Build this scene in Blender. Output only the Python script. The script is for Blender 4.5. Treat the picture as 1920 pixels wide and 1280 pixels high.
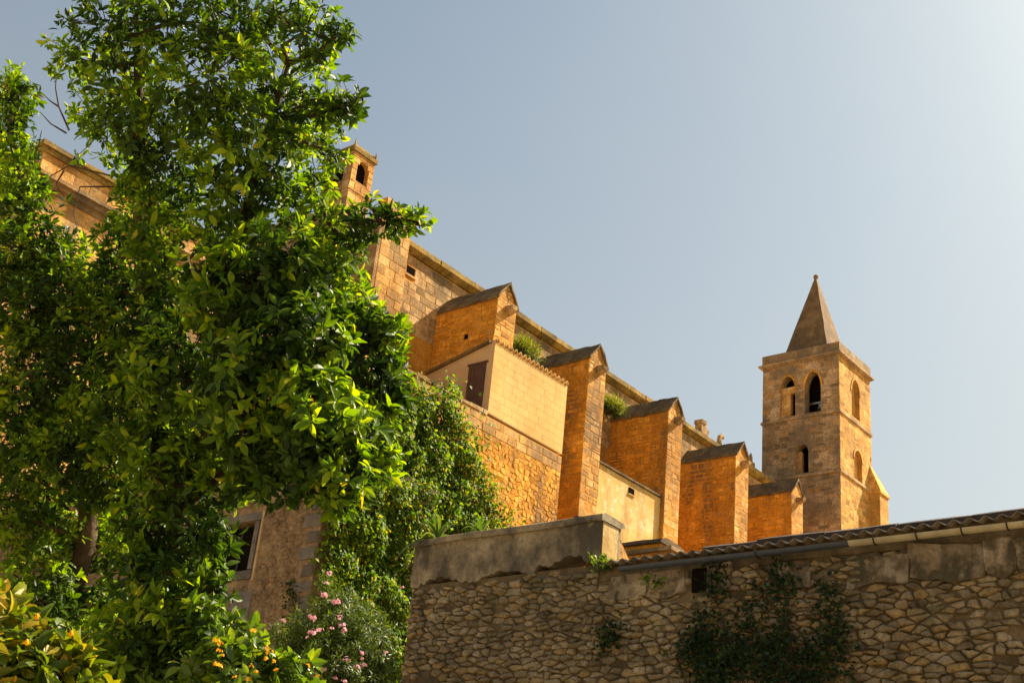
import bpy, math, random
import numpy as np
from mathutils import Vector, Matrix
from mathutils.geometry import tessellate_polygon

random.seed(7)
rng = np.random.default_rng(11)
for o in list(bpy.data.objects):
    bpy.data.objects.remove(o)
scene = bpy.context.scene
col = scene.collection

# ------------------------------------------------------------------ camera
FPX, CX, CY = 2460.0, 960.0, 640.0
_x = np.array([2190.0, -1380.0, -2460.0]); _x /= np.linalg.norm(_x)      # church axis seen from the camera
_z = np.array([540.0, 5240.0, -2460.0]); _z -= _x * (_z @ _x); _z /= np.linalg.norm(_z)
_y = np.cross(_z, _x)
RC = np.array([_x, _y, _z])                                              # camera space -> world
CAM = np.array([0.0, 0.0, 1.6])
cam_d = bpy.data.cameras.new('camera')
cam_d.sensor_fit = 'HORIZONTAL'; cam_d.sensor_width = 36.0
cam_d.lens = 36.0 * FPX / 1920.0
cam_d.clip_start = 0.1; cam_d.clip_end = 6000
cam_o = bpy.data.objects.new('camera', cam_d); col.objects.link(cam_o)
M4 = Matrix([[*RC[0], CAM[0]], [*RC[1], CAM[1]], [*RC[2], CAM[2]], [0, 0, 0, 1]])
cam_o.matrix_world = M4
scene.camera = cam_o

# ------------------------------------------------------------------ sky, sun, exposure
SUN_EL, SUN_AZ = math.radians(44), math.radians(-24)                     # azimuth from +X, counter-clockwise
world = bpy.data.worlds.new('World'); scene.world = world; world.use_nodes = True
nt = world.node_tree; nt.nodes.clear()
sky = nt.nodes.new('ShaderNodeTexSky'); sky.sky_type = 'NISHITA'; sky.sun_disc = False
sky.sun_elevation = SUN_EL; sky.sun_rotation = math.radians(90) - SUN_AZ
sky.air_density = 1.0; sky.dust_density = 3.6; sky.ozone_density = 1.4; sky.altitude = 0
bg = nt.nodes.new('ShaderNodeBackground'); bg.inputs['Strength'].default_value = 0.058
wo = nt.nodes.new('ShaderNodeOutputWorld')
veil = nt.nodes.new('ShaderNodeMix'); veil.data_type = 'RGBA'; veil.blend_type = 'MULTIPLY'; veil.inputs[0].default_value = 1.0
veil.inputs[7].default_value = (0.91, 0.98, 0.87, 1)                     # summer haze takes the violet out of the blue
nt.links.new(sky.outputs[0], veil.inputs[6])
# thin high cloud over the whole dome, thicker towards the horizon, softly uneven
tc = nt.nodes.new('ShaderNodeTexCoord'); sep = nt.nodes.new('ShaderNodeSeparateXYZ'); nt.links.new(tc.outputs['Generated'], sep.inputs[0])
mr = nt.nodes.new('ShaderNodeMapRange'); mr.inputs[1].default_value = 0.0; mr.inputs[2].default_value = 0.85; mr.inputs[3].default_value = 0.74; mr.inputs[4].default_value = 0.0; nt.links.new(sep.outputs[2], mr.inputs[0])
cn = nt.nodes.new('ShaderNodeTexNoise'); cn.inputs['Scale'].default_value = 2.6; cn.inputs['Detail'].default_value = 5; cn.inputs['Roughness'].default_value = .55; nt.links.new(tc.outputs['Generated'], cn.inputs['Vector'])
cm = nt.nodes.new('ShaderNodeMapRange'); cm.inputs[1].default_value = .3; cm.inputs[2].default_value = .7; cm.inputs[3].default_value = .75; cm.inputs[4].default_value = 1.25; nt.links.new(cn.outputs['Fac'], cm.inputs[0])
mm = nt.nodes.new('ShaderNodeMath'); mm.operation = 'MULTIPLY'; nt.links.new(mr.outputs[0], mm.inputs[0]); nt.links.new(cm.outputs[0], mm.inputs[1])
hz = nt.nodes.new('ShaderNodeMix'); hz.data_type = 'RGBA'; hz.inputs[7].default_value = (4.45, 4.35, 4.05, 1)
nt.links.new(mm.outputs[0], hz.inputs[0]); nt.links.new(veil.outputs[2], hz.inputs[6]); nt.links.new(hz.outputs[2], bg.inputs['Color']); nt.links.new(bg.outputs[0], wo.inputs['Surface'])
sun_d = bpy.data.lights.new('sun', 'SUN'); sun_d.energy = 5.0; sun_d.angle = math.radians(0.6)
sun_d.color = (1.0, 0.83, 0.60)
sun_o = bpy.data.objects.new('sun', sun_d); col.objects.link(sun_o)
SUNV = Vector((math.cos(SUN_EL) * math.cos(SUN_AZ), math.cos(SUN_EL) * math.sin(SUN_AZ), math.sin(SUN_EL)))
sun_o.rotation_euler = SUNV.to_track_quat('Z', 'Y').to_euler()
sun_o.location = (0, 0, 80)
scene.view_settings.view_transform = 'Standard'
scene.view_settings.look = 'None'
scene.view_settings.exposure = 1.4
scene.view_settings.gamma = 1.0
scene.view_settings.use_curve_mapping = False

# ------------------------------------------------------------------ helpers
def ray(px, py):
    d = np.array([px - CX, -(py - CY), -FPX]); d /= np.linalg.norm(d); return RC @ d
def at(px, py, dist): return CAM + ray(px, py) * dist
def on_x(px, py, X): d = ray(px, py); return CAM + d * (X - CAM[0]) / d[0]
def on_y(px, py, Y): d = ray(px, py); return CAM + d * (Y - CAM[1]) / d[1]
def project(p):
    c = RC.T @ (np.asarray(p, float) - CAM)
    return CX + FPX * c[0] / -c[2], CY - FPX * c[1] / -c[2], -c[2]

def set_parent(o, p):
    o.parent = p
    if p.type == 'EMPTY': o.matrix_parent_inverse = Matrix.Translation(-p.location)

def mesh_obj(name, verts, faces, mat, parent=None, smooth=False):
    m = bpy.data.meshes.new(name)
    m.from_pydata([tuple(map(float, v)) for v in verts], [], [tuple(f) for f in faces])
    m.materials.append(mat)
    if smooth: m.polygons.foreach_set('use_smooth', [True] * len(m.polygons))
    m.update()
    o = bpy.data.objects.new(name, m); col.objects.link(o)
    if parent: set_parent(o, parent)
    return o

def np_mesh(name, verts, faces, mats, matidx=None, smooth=True):
    """verts (n,3), faces (m,3 or 4) uniform"""
    m = bpy.data.meshes.new(name)
    nv, (nf, k) = len(verts), faces.shape
    m.vertices.add(nv); m.vertices.foreach_set('co', verts.astype(np.float32).ravel())
    m.loops.add(nf * k); m.loops.foreach_set('vertex_index', faces.astype(np.int32).ravel())
    m.polygons.add(nf)
    m.polygons.foreach_set('loop_start', np.arange(0, nf * k, k, dtype=np.int32))
    m.polygons.foreach_set('loop_total', np.full(nf, k, dtype=np.int32))
    m.polygons.foreach_set('use_smooth', np.full(nf, smooth))
    for mt in mats: m.materials.append(mt)
    if matidx is not None: m.polygons.foreach_set('material_index', matidx.astype(np.int32))
    m.update(calc_edges=True); m.validate()
    return m

def link(name, mesh, parent=None):
    o = bpy.data.objects.new(name, mesh); col.objects.link(o)
    if parent: set_parent(o, parent)
    return o

def tag(o, label, cat=None, group=None, kind=None):
    if label: o['label'] = label
    if cat: o['category'] = cat
    if group: o['group'] = group
    if kind: o['kind'] = kind
    return o

def empty(name, label, cat, loc, group=None):
    o = bpy.data.objects.new(name, None); col.objects.link(o); o.empty_display_size = 0.2; o.location = Vector([float(c) for c in loc])
    return tag(o, label, cat, group)

class MB:
    def __init__(s): s.v = []; s.f = []
    def add(s, vs, fs):
        n = len(s.v); s.v += [tuple(map(float, p)) for p in vs]; s.f += [tuple(i + n for i in f) for f in fs]
    def box(s, x0, x1, y0, y1, z0, z1, j=0.0):
        vs = [(x, y, z) for x in (x0, x1) for y in (y0, y1) for z in (z0, z1)]
        if j: vs = [tuple(c + random.uniform(-j, j) for c in p) for p in vs]
        s.add(vs, [(0, 1, 3, 2), (4, 6, 7, 5), (0, 4, 5, 1), (2, 3, 7, 6), (0, 2, 6, 4), (1, 5, 7, 3)])
    def prism(s, pts, axis, a, b):
        """polygon pts (2-D, in the other two axes) extruded along axis from a to b"""
        n = len(pts)
        def P(p, t):
            return {'x': (t, p[0], p[1]), 'y': (p[0], t, p[1]), 'z': (p[0], p[1], t)}[axis]
        vs = [P(p, a) for p in pts] + [P(p, b) for p in pts]
        s.add(vs, [tuple(range(n))[::-1], tuple(range(n, 2 * n))] + [(i, (i + 1) % n, n + (i + 1) % n, n + i) for i in range(n)])
    def tube(s, pts, rad, seg=7, cap=True):
        pts = [Vector(p) for p in pts]; n = len(pts); rings = []
        prev = None
        for i, p in enumerate(pts):
            t = (pts[min(i + 1, n - 1)] - pts[max(i - 1, 0)]).normalized()
            a = prev if prev is not None else (Vector((0, 0, 1)) if abs(t.z) < .9 else Vector((1, 0, 0)))
            u = (a - t * a.dot(t)).normalized(); w = t.cross(u); prev = u
            r = rad[i] if hasattr(rad, '__len__') else rad
            rings.append([p + (u * math.cos(2 * math.pi * k / seg) + w * math.sin(2 * math.pi * k / seg)) * r for k in range(seg)])
        vs = [v for r in rings for v in r]
        fs = [(i * seg + k, i * seg + (k + 1) % seg, (i + 1) * seg + (k + 1) % seg, (i + 1) * seg + k) for i in range(n - 1) for k in range(seg)]
        if cap: fs += [tuple(range(seg))[::-1], tuple(range((n - 1) * seg, n * seg))]
        s.add(vs, fs)
    def build(s, name, mat, parent=None, smooth=False): return mesh_obj(name, s.v, s.f, mat, parent, smooth)

def roughen(o, step=0.25, amp=0.02, seed=0):
    """subdivide long plain surfaces and push the vertices about so that edges are not ruler-straight"""
    import bmesh
    bm = bmesh.new(); bm.from_mesh(o.data)
    for _ in range(5):
        es = [e for e in bm.edges if e.calc_length() > step * 1.6]
        if not es: break
        bmesh.ops.subdivide_edges(bm, edges=es, cuts=1, use_grid_fill=True)
    from mathutils import noise
    for v in bm.verts:
        p = v.co * 1.7 + Vector((seed, seed * 2.1, 0))
        v.co += noise.noise_vector(p) * amp + noise.noise_vector(p * 3.1) * amp * .5
    bm.to_mesh(o.data); bm.free(); o.data.update()
    return o

# ------------------------------------------------------------------ materials
def nodes_mat(name):
    m = bpy.data.materials.new(name); m.use_nodes = True
    t = m.node_tree; t.nodes.clear()
    out = t.nodes.new('ShaderNodeOutputMaterial')
    return m, t, out
def N(t, kind, **kw):
    n = t.nodes.new(kind)
    for k, v in kw.items():
        if k in n.inputs: n.inputs[k].default_value = v
        else: setattr(n, k, v)
    return n
def ramp(t, fac, stops):
    r = t.nodes.new('ShaderNodeValToRGB'); e = r.color_ramp.elements
    while len(e) < len(stops): e.new(0.5)
    for el, (p, c) in zip(e, stops): el.position = p; el.color = (*c, 1) if len(c) == 3 else c
    t.links.new(fac, r.inputs[0]); return r.outputs[0]
def mixc(t, fac, a, b, mode='MIX'):
    n = t.nodes.new('ShaderNodeMix'); n.data_type = 'RGBA'; n.blend_type = mode
    for sock, val in ((n.inputs[0], fac), (n.inputs[6], a), (n.inputs[7], b)):
        if isinstance(val, bpy.types.NodeSocket): t.links.new(val, sock)
        elif isinstance(val, (int, float)): sock.default_value = val
        else: sock.default_value = (*val, 1)
    return n.outputs[2]
def rand_piece(t):
    """one random number per stone or leaf, whether it is an object or an island of a joined mesh"""
    oi = N(t, 'ShaderNodeObjectInfo'); g = N(t, 'ShaderNodeNewGeometry')
    a = N(t, 'ShaderNodeMath', operation='ADD'); t.links.new(oi.outputs['Random'], a.inputs[0]); t.links.new(g.outputs['Random Per Island'], a.inputs[1])
    f = N(t, 'ShaderNodeMath', operation='FRACT'); t.links.new(a.outputs[0], f.inputs[0]); return f.outputs[0]
def noise(t, scale, detail=4, zs=1.0, rough=.55, off=0.0):
    g = N(t, 'ShaderNodeNewGeometry'); mp = N(t, 'ShaderNodeMapping'); mp.inputs['Scale'].default_value = (1, 1, zs); mp.inputs['Location'].default_value = (off, off * 1.7, off * .6)
    t.links.new(g.outputs['Position'], mp.inputs[0])
    n = N(t, 'ShaderNodeTexNoise', Scale=scale, Detail=detail, Roughness=rough); t.links.new(mp.outputs[0], n.inputs['Vector']); return n.outputs['Fac']

def stone_mat(name, c_dark, c_mid, c_light, scale=.8, tint=.5, stain=None, stain_lo=.52, stain_hi=.66, stain_amt=.8,
              stain_scale=.5, stain_z=.45, bump=.4, bump_scale=14, rough=.92, lichen=None, fine=.35, hue=None, pit=None):
    m, t, out = nodes_mat(name)
    base = ramp(t, noise(t, scale, 5), [(.3, c_dark), (.5, c_mid), (.72, c_light)])
    r = rand_piece(t)
    tv = ramp(t, r, [(0, (1 - tint,) * 3), (.5, (1, 1, 1)), (1, (1 + tint * .55,) * 3)])
    base = mixc(t, 1.0, base, tv, 'MULTIPLY')
    base = mixc(t, 1.0, base, ramp(t, noise(t, .28, 3, .7, .5, 51.0), [(.34, (.70, .68, .66)), (.5, (1, 1, 1)), (.66, (1.14, 1.14, 1.12))]), 'MULTIPLY')   # broad weathering
    if hue:
        r2 = N(t, 'ShaderNodeMath', operation='MULTIPLY'); t.links.new(r, r2.inputs[0]); r2.inputs[1].default_value = 7.31
        r3 = N(t, 'ShaderNodeMath', operation='FRACT'); t.links.new(r2.outputs[0], r3.inputs[0])
        base = mixc(t, ramp(t, r3.outputs[0], [(.72, (0, 0, 0)), (.95, (.75,) * 3)]), base, hue)
    fn = noise(t, bump_scale * .6, 6, off=3.0, rough=.65)
    base = mixc(t, fine, base, ramp(t, fn, [(.32, (.38, .38, .38)), (.5, (1, 1, 1)), (.68, (1.35, 1.3, 1.25))]), 'MULTIPLY')
    if stain:
        s = ramp(t, noise(t, stain_scale, 6, stain_z, .62, 9.0), [(stain_lo, (0, 0, 0)), (stain_hi, (stain_amt,) * 3)])
        base = mixc(t, s, base, stain)
    if pit:      # eroded hollows and flaked patches
        s = ramp(t, noise(t, 3.4, 7, .8, .68, 33.0), [(.55, (0, 0, 0)), (.63, (.7,) * 3)])
        base = mixc(t, s, base, pit)
    if lichen:
        s = ramp(t, noise(t, 2.2, 6, 1, .65, 21.0), [(.56, (0, 0, 0)), (.66, (.8,) * 3)])
        base = mixc(t, s, base, lichen)
    b = N(t, 'ShaderNodeBsdfPrincipled', Roughness=rough); b.inputs['Specular IOR Level'].default_value = .2
    t.links.new(base, b.inputs['Base Color'])
    bp = N(t, 'ShaderNodeBump', Strength=bump, Distance=.03)
    t.links.new(noise(t, bump_scale, 8, rough=.7), bp.inputs['Height']); t.links.new(bp.outputs[0], b.inputs['Normal'])
    t.links.new(b.outputs[0], out.inputs[0]); return m

def flat_mat(name, c, rough=.6, metal=0.0, var=.2, scale=6, bump=.1, spec=.4):
    m, t, out = nodes_mat(name)
    base = mixc(t, 1.0, c, ramp(t, noise(t, scale, 5), [(.3, (1 - var,) * 3), (.7, (1 + var,) * 3)]), 'MULTIPLY')
    b = N(t, 'ShaderNodeBsdfPrincipled', Roughness=rough, Metallic=metal); b.inputs['Specular IOR Level'].default_value = spec
    t.links.new(base, b.inputs['Base Color'])
    bp = N(t, 'ShaderNodeBump', Strength=bump, Distance=.02); t.links.new(noise(t, scale * 5, 6), bp.inputs['Height']); t.links.new(bp.outputs[0], b.inputs['Normal'])
    t.links.new(b.outputs[0], out.inputs[0]); return m

def leaf_mat(name, stops, trans, tfac=.45, rough=.38, spec=.5):
    m, t, out = nodes_mat(name)
    r = rand_piece(t)
    c = ramp(t, r, stops)
    b = N(t, 'ShaderNodeBsdfPrincipled', Roughness=rough); b.inputs['Specular IOR Level'].default_value = spec
    t.links.new(c, b.inputs['Base Color'])
    tr = N(t, 'ShaderNodeBsdfTranslucent')
    t.links.new(mixc(t, 1.0, c, trans, 'MULTIPLY'), tr.inputs['Color'])
    mx = N(t, 'ShaderNodeMixShader'); mx.inputs[0].default_value = tfac
    t.links.new(b.outputs[0], mx.inputs[1]); t.links.new(tr.outputs[0], mx.inputs[2]); t.links.new(mx.outputs[0], out.inputs[0])
    return m

GREY = (.10, .085, .06)
M = {}
M['ashlar'] = stone_mat('pale_ashlar', (.37, .18, .04), (.53, .29, .08), (.64, .42, .17), 1.1, .42, (.14, .105, .06), .52, .64, .8, stain_z=.3, bump=.9, fine=.7, pit=(.26, .15, .06))
M['rubble'] = stone_mat('orange_rubble', (.46, .20, .014), (.62, .285, .028), (.70, .37, .07), 1.3, .26, (.17, .11, .055), .53, .63, .85, stain_scale=.55, stain_z=.35, bump=1.0, bump_scale=18, fine=.7, pit=(.32, .16, .04))
M['ochre_mortar'] = stone_mat('ochre_mortar', (.36, .155, .014), (.50, .225, .026), (.60, .31, .06), 1.6, 0, (.11, .075, .04), .55, .66, .8, stain_scale=.42, bump=1.0, bump_scale=20, fine=.7)
M['nave'] = stone_mat('weathered_nave_stone', (.22, .13, .05), (.36, .23, .10), (.50, .35, .18), 1.1, .45, (.10, .08, .05), .50, .62, .85, bump=.9, fine=.7, pit=(.16, .11, .06))
M['tower'] = stone_mat('grey_shaded_tower_stone', (.24, .16, .08), (.37, .25, .13), (.52, .37, .21), 1.0, .5, (.16, .12, .08), .48, .62, .8, stain_scale=.45, stain_z=.8, bump=1.0, fine=.8, hue=(.46, .22, .05), pit=(.14, .105, .07))  # greyer lichened tone for the side away from the sun, shade included in colour
M['tower_sunlit'] = stone_mat('sunlit_tower_stone', (.34, .17, .035), (.48, .26, .06), (.58, .36, .11), 1.0, .42, (.20, .12, .05), .54, .68, .65, stain_z=.7, bump=1.0, fine=.75, pit=(.24, .14, .05))  # warmer version of the tower stone, grazing sunlight put into the colour
M['mossroof'] = stone_mat('lichen_stone_cap', (.09, .065, .035), (.14, .10, .05), (.21, .15, .075), 1.8, .3, (.05, .04, .03), .5, .65, .7, bump=.9, lichen=(.20, .16, .05))
M['cornice'] = stone_mat('mossy_cornice', (.16, .105, .025), (.26, .17, .035), (.34, .24, .07), 1.6, .35, (.09, .07, .035), .50, .64, .85, stain_scale=1.0, stain_z=1, bump=1.0, fine=.7)
M['house_stone'] = stone_mat('pale_yellow_stone', (.50, .31, .10), (.56, .36, .13), (.60, .40, .16), .6, .06, (.42, .24, .07), .48, .7, .6, stain_z=.35, bump=.4, fine=.3)
M['cream_plaster'] = stone_mat('cream_plaster', (.52, .36, .19), (.56, .39, .21), (.60, .43, .24), .7, 0, (.50, .30, .12), .56, .8, .4, bump=.2, fine=.12)
M['annex_plaster'] = stone_mat('stained_annex_plaster', (.46, .28, .07), (.55, .37, .12), (.64, .50, .26), .6, 0, (.32, .19, .05), .48, .62, .75, stain_scale=.7, bump=.6, fine=.4, lichen=(.60, .52, .36))
M['spire'] = stone_mat('spire_render', (.11, .07, .035), (.16, .10, .048), (.23, .15, .07), 1.4, 0, (.07, .055, .038), .5, .66, .7, bump=.5)
M['front_stone'] = stone_mat('grey_brown_fieldstone', (.21, .165, .10), (.32, .26, .165), (.44, .37, .255), 4.0, .42, (.09, .075, .045), .56, .72, .6, stain_scale=1.2, bump=1.0, bump_scale=34, fine=.7, hue=(.36, .25, .10), lichen=(.15, .13, .075))
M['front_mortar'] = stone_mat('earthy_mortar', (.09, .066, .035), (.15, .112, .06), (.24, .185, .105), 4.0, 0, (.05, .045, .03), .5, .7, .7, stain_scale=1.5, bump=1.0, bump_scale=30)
M['parapet'] = stone_mat('grey_stained_render', (.16, .13, .09), (.27, .22, .145), (.40, .33, .22), 2.6, 0, (.07, .064, .05), .47, .60, .85, stain_scale=1.7, stain_z=.55, bump=1.0, bump_scale=30, fine=.6, lichen=(.34, .29, .2))
M['front_block'] = stone_mat('mossy_large_blocks', (.16, .12, .075), (.27, .21, .14), (.42, .36, .27), 5.0, .3, (.055, .05, .028), .47, .58, .85, stain_scale=2.6, stain_z=.8, bump=1.0, bump_scale=30, fine=.7, lichen=(.36, .31, .23))
M['left_wall'] = stone_mat('brown_rubble_render', (.16, .105, .055), (.25, .17, .09), (.36, .26, .15), 3.6, .22, (.11, .075, .045), .50, .64, .7, stain_scale=1.4, bump=1.0, bump_scale=20)
M['quoin'] = stone_mat('grey_quoin_stone', (.10, .09, .075), (.155, .135, .11), (.23, .19, .14), 2.4, .4, (.09, .085, .08), .5, .66, .5, bump=.6)
M['trim'] = stone_mat('ochre_trim', (.36, .25, .12), (.44, .31, .15), (.5, .37, .2), 2.0, 0, None, bump=.4)
M['dark'] = flat_mat('opening_shade', (.010, .008, .006), 1.0, var=.1, spec=0.0)  # near-black colour standing in for the shade inside openings
M['shutter'] = flat_mat('brown_painted_wood', (.085, .042, .028), .6, var=.25, scale=3)
M['gutter_dark'] = flat_mat('blue_grey_gutter', (.045, .055, .075), .45, var=.2)
M['gutter_cream'] = flat_mat('cream_gutter', (.34, .30, .19), .5, var=.2)
M['bracket'] = flat_mat('black_iron', (.02, .018, .016), .6, var=.2)
M['sheet'] = flat_mat('weathered_cement_sheet', (.20, .165, .125), .85, var=.4, scale=5, bump=.4)
M['ridge'] = flat_mat('dark_ridge_cap', (.055, .040, .030), .9, var=.4, scale=5, bump=.5)
M['tile'] = stone_mat('clay_tile', (.42, .25, .10), (.52, .34, .15), (.60, .42, .22), 3, .35, (.2, .13, .06), .55, .7, .6, bump=.5)
M['house_tile'] = stone_mat('pale_clay_tile', (.50, .32, .12), (.58, .39, .16), (.64, .46, .22), 3, .15, (.4, .26, .1), .6, .75, .4, bump=.4)
M['bark'] = stone_mat('bark', (.06, .04, .025), (.11, .075, .045), (.18, .13, .08), 6, 0, (.04, .032, .02), .5, .65, .7, stain_scale=4, bump=1.0, bump_scale=30)
M['ground'] = stone_mat('dry_earth', (.34, .25, .14), (.42, .32, .19), (.48, .38, .24), .3, 0, (.20, .19, .08), .55, .7, .6, stain_scale=.2, stain_z=1, bump=.8, bump_scale=8)
M['leaf'] = leaf_mat('glossy_green_leaf', [(0, (.034, .080, .002)), (.4, (.075, .155, .003)), (.75, (.14, .24, .004)), (.985, (.25, .33, .007)), (1, (.34, .28, .012))], (2.4, 2.1, .45), .48, .45, .3)
M['leaf2'] = leaf_mat('deep_green_leaf', [(0, (.010, .026, .001)), (.6, (.026, .064, .002)), (1, (.065, .13, .004))], (2.4, 2.1, .5), .42, .5, .3)
M['ivy'] = leaf_mat('ivy_leaf', [(0, (.024, .060, .002)), (.5, (.075, .155, .003)), (.85, (.17, .25, .005)), (1, (.32, .25, .010))], (2.3, 2.2, .7), .35, .6, .25)
M['ivy_dark'] = leaf_mat('dark_ivy_leaf', [(0, (.009, .022, .009)), (.6, (.017, .040, .013)), (1, (.05, .085, .014))], (1.8, 2.0, .9), .25, .6, .25)
M['gold_leaf'] = leaf_mat('golden_leaf', [(0, (.05, .095, .004)), (.5, (.11, .165, .005)), (.88, (.21, .22, .007)), (1, (.38, .26, .012))], (1.8, 1.6, .5), .42, .45, .35)
M['bright_leaf'] = leaf_mat('bright_leaf', [(0, (.03, .07, .004)), (.5, (.075, .14, .006)), (1, (.17, .24, .010))], (2.2, 2.0, .7), .42)
M['fern'] = leaf_mat('feathery_leaf', [(0, (.025, .055, .006)), (.6, (.06, .105, .010)), (1, (.12, .16, .015))], (2.2, 2.0, .7), .40, .5)
M['weed'] = leaf_mat('yellow_green_weed', [(0, (.10, .15, .01)), (.6, (.20, .25, .015)), (1, (.34, .30, .03))], (1.6, 1.5, .5), .4, .6, .2)
M['agave'] = leaf_mat('agave_leaf', [(0, (.05, .11, .015)), (.6, (.08, .15, .02)), (1, (.14, .20, .03))], (1.6, 1.5, .6), .3, .4)
M['pink'] = leaf_mat('pink_petal', [(0, (.66, .26, .38)), (.6, (.78, .44, .52)), (1, (.85, .62, .64))], (1.1, 1.0, 1.0), .35, .6, .2)
M['orange'] = leaf_mat('orange_petal', [(0, (.75, .28, .01)), (.5, (.80, .42, .015)), (1, (.82, .58, .03))], (1.1, 1.0, .8), .35, .6, .2)

# ------------------------------------------------------------------ ground
_pd = [0, 3, 20, 30, 52, 60, 120, 400, 3000]
_pz = [0, 0, 2.4, 5.0, 13.5, 17.0, 18.0, 8.0, 0]
def ground_z(x, y):
    d = math.hypot(x, y); a = math.degrees(math.atan2(y, x))
    k = max(0.0, min(1.0, 1 - (abs(a - 42) - 62) / 40)); k = k * k * (3 - 2 * k)
    return float(np.interp(d, _pd, _pz)) * k
def build_ground():
    rads = [0, 1.5, 3, 5, 8, 11, 14, 17, 20, 25, 30, 36, 44, 52, 60, 75, 95, 120, 180, 280, 400, 800, 1600, 3000]
    seg = 72; vs = [(0, 0, 0)]; fs = []
    for r in rads[1:]:
        for k in range(seg):
            a = 2 * math.pi * k / seg; x, y = r * math.cos(a), r * math.sin(a)
            vs.append((x, y, ground_z(x, y) + (random.uniform(-.08, .08) if 5 < r < 100 else 0)))
    for k in range(seg): fs.append((0, 1 + k, 1 + (k + 1) % seg))
    for i in range(len(rads) - 2):
        b, c = 1 + i * seg, 1 + (i + 1) * seg
        for k in range(seg): fs.append((b + k, c + k, c + (k + 1) % seg, b + (k + 1) % seg))
    tag(mesh_obj('ground', vs, fs, M['ground'], smooth=True), None, kind='structure')
build_ground()

# ------------------------------------------------------------------ masonry
def clip_poly(poly, conv):
    """Sutherland-Hodgman, conv is a counter-clockwise convex polygon"""
    out = poly
    for i in range(len(conv)):
        a, b = conv[i], conv[(i + 1) % len(conv)]
        ins = lambda p: (b[0] - a[0]) * (p[1] - a[1]) - (b[1] - a[1]) * (p[0] - a[0]) >= -1e-9
        res = []
        for j in range(len(out)):
            p, q = out[j], out[(j + 1) % len(out)]
            ip, iq = ins(p), ins(q)
            if ip: res.append(p)
            if ip != iq:
                d1 = (b[0] - a[0]) * (p[1] - a[1]) - (b[1] - a[1]) * (p[0] - a[0])
                d2 = (b[0] - a[0]) * (q[1] - a[1]) - (b[1] - a[1]) * (q[0] - a[0])
                t = d1 / (d1 - d2); res.append((p[0] + t * (q[0] - p[0]), p[1] + t * (q[1] - p[1])))
        out = res
        if len(out) < 3: return []
    return out
def area(p): return .5 * sum(p[i][0] * p[(i + 1) % len(p)][1] - p[(i + 1) % len(p)][0] * p[i][1] for i in range(len(p)))

class Stones:
    """collects the stones of one thing; the ones that show largest become objects, the rest one joined part"""
    def __init__(s, limit=300): s.items = []; s.limit = limit
    def add(s, poly, frame, proud, ch, parent, mat, back=.03, smooth=False, rnd=False):
        O, U, V, Nn = [np.asarray(k, float) for k in frame]
        if abs(area(poly)) < .0015: return
        if area(poly) < 0: poly = poly[::-1]
        cu = sum(p[0] for p in poly) / len(poly); cv = sum(p[1] for p in poly) / len(poly)
        n = len(poly)
        def ring(f, h, jit=0.0):
            r = []
            for (u, v) in poly:
                if rnd:
                    uu, vv = cu + (u - cu) * f, cv + (v - cv) * f
                else:
                    uu = u - math.copysign(min(f, abs(u - cu) * .6), u - cu); vv = v - math.copysign(min(f, abs(v - cv) * .6), v - cv)
                r.append(O + U * uu + V * vv + Nn * (h + random.uniform(-jit, jit)))
            return r
        if rnd:
            tilt = (random.uniform(-.12, .12), random.uniform(-.12, .12))
            rings = [ring(1, -back), ring(.98, proud * .35, .004), ring(.86, proud * .85, .008)] + ([ring(.5, proud * 1.1, .01)] if smooth else [])
            for k, (u, v) in enumerate(poly):
                for q in range(2, len(rings)): rings[q][k] = rings[q][k] + Nn * ((u - cu) * tilt[0] + (v - cv) * tilt[1])
        else:
            rings = [ring(0, -back), ring(0, proud - ch * .7), ring(ch, proud, proud * .15)]
        vs = [p for r in rings for p in r]
        m = len(rings)
        fs = [(a * n + i, a * n + (i + 1) % n, (a + 1) * n + (i + 1) % n, (a + 1) * n + i) for a in range(m - 1) for i in range(n)]
        fs.append(tuple(range((m - 1) * n, m * n)))
        if np.dot(np.cross(U, V), Nn) < 0: fs = [f[::-1] for f in fs]
        c = O + U * cu + V * cv; px, py, dp = project(c)
        vis = abs(np.dot(Nn, (CAM - c) / np.linalg.norm(CAM - c)))
        size = abs(area(poly)) * vis * (FPX / dp) ** 2
        if not (0 < px < 1920 and 0 < py < 1280) or np.dot(Nn, CAM - c) < 0: size *= 1e-4
        s.items.append((size, vs, fs, parent, mat, smooth))
    def finish(s, name='stone', rest='stonework', hidden=None):
        it = s.items
        if hidden: it = [((i[0] * 1e-4 if hidden(np.mean(i[1], axis=0)) else i[0]), *i[1:]) for i in it]
        it = sorted(it, key=lambda i: -i[0])
        for (sz, vs, fs, par, mat, sm) in it[:s.limit]:
            c = np.mean(vs, axis=0)
            o = mesh_obj(name, [v - c for v in vs], fs, mat, par, sm); o.location = c
        groups = {}
        for i in it[s.limit:]: groups.setdefault((i[3].name, i[4].name), []).append(i)
        for g in groups.values():
            mb = MB()
            for i in g: mb.add(i[1], i[2])
            o = mb.build(rest, g[0][4], g[0][3], g[0][5]); o['kind'] = 'stuff'

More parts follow.
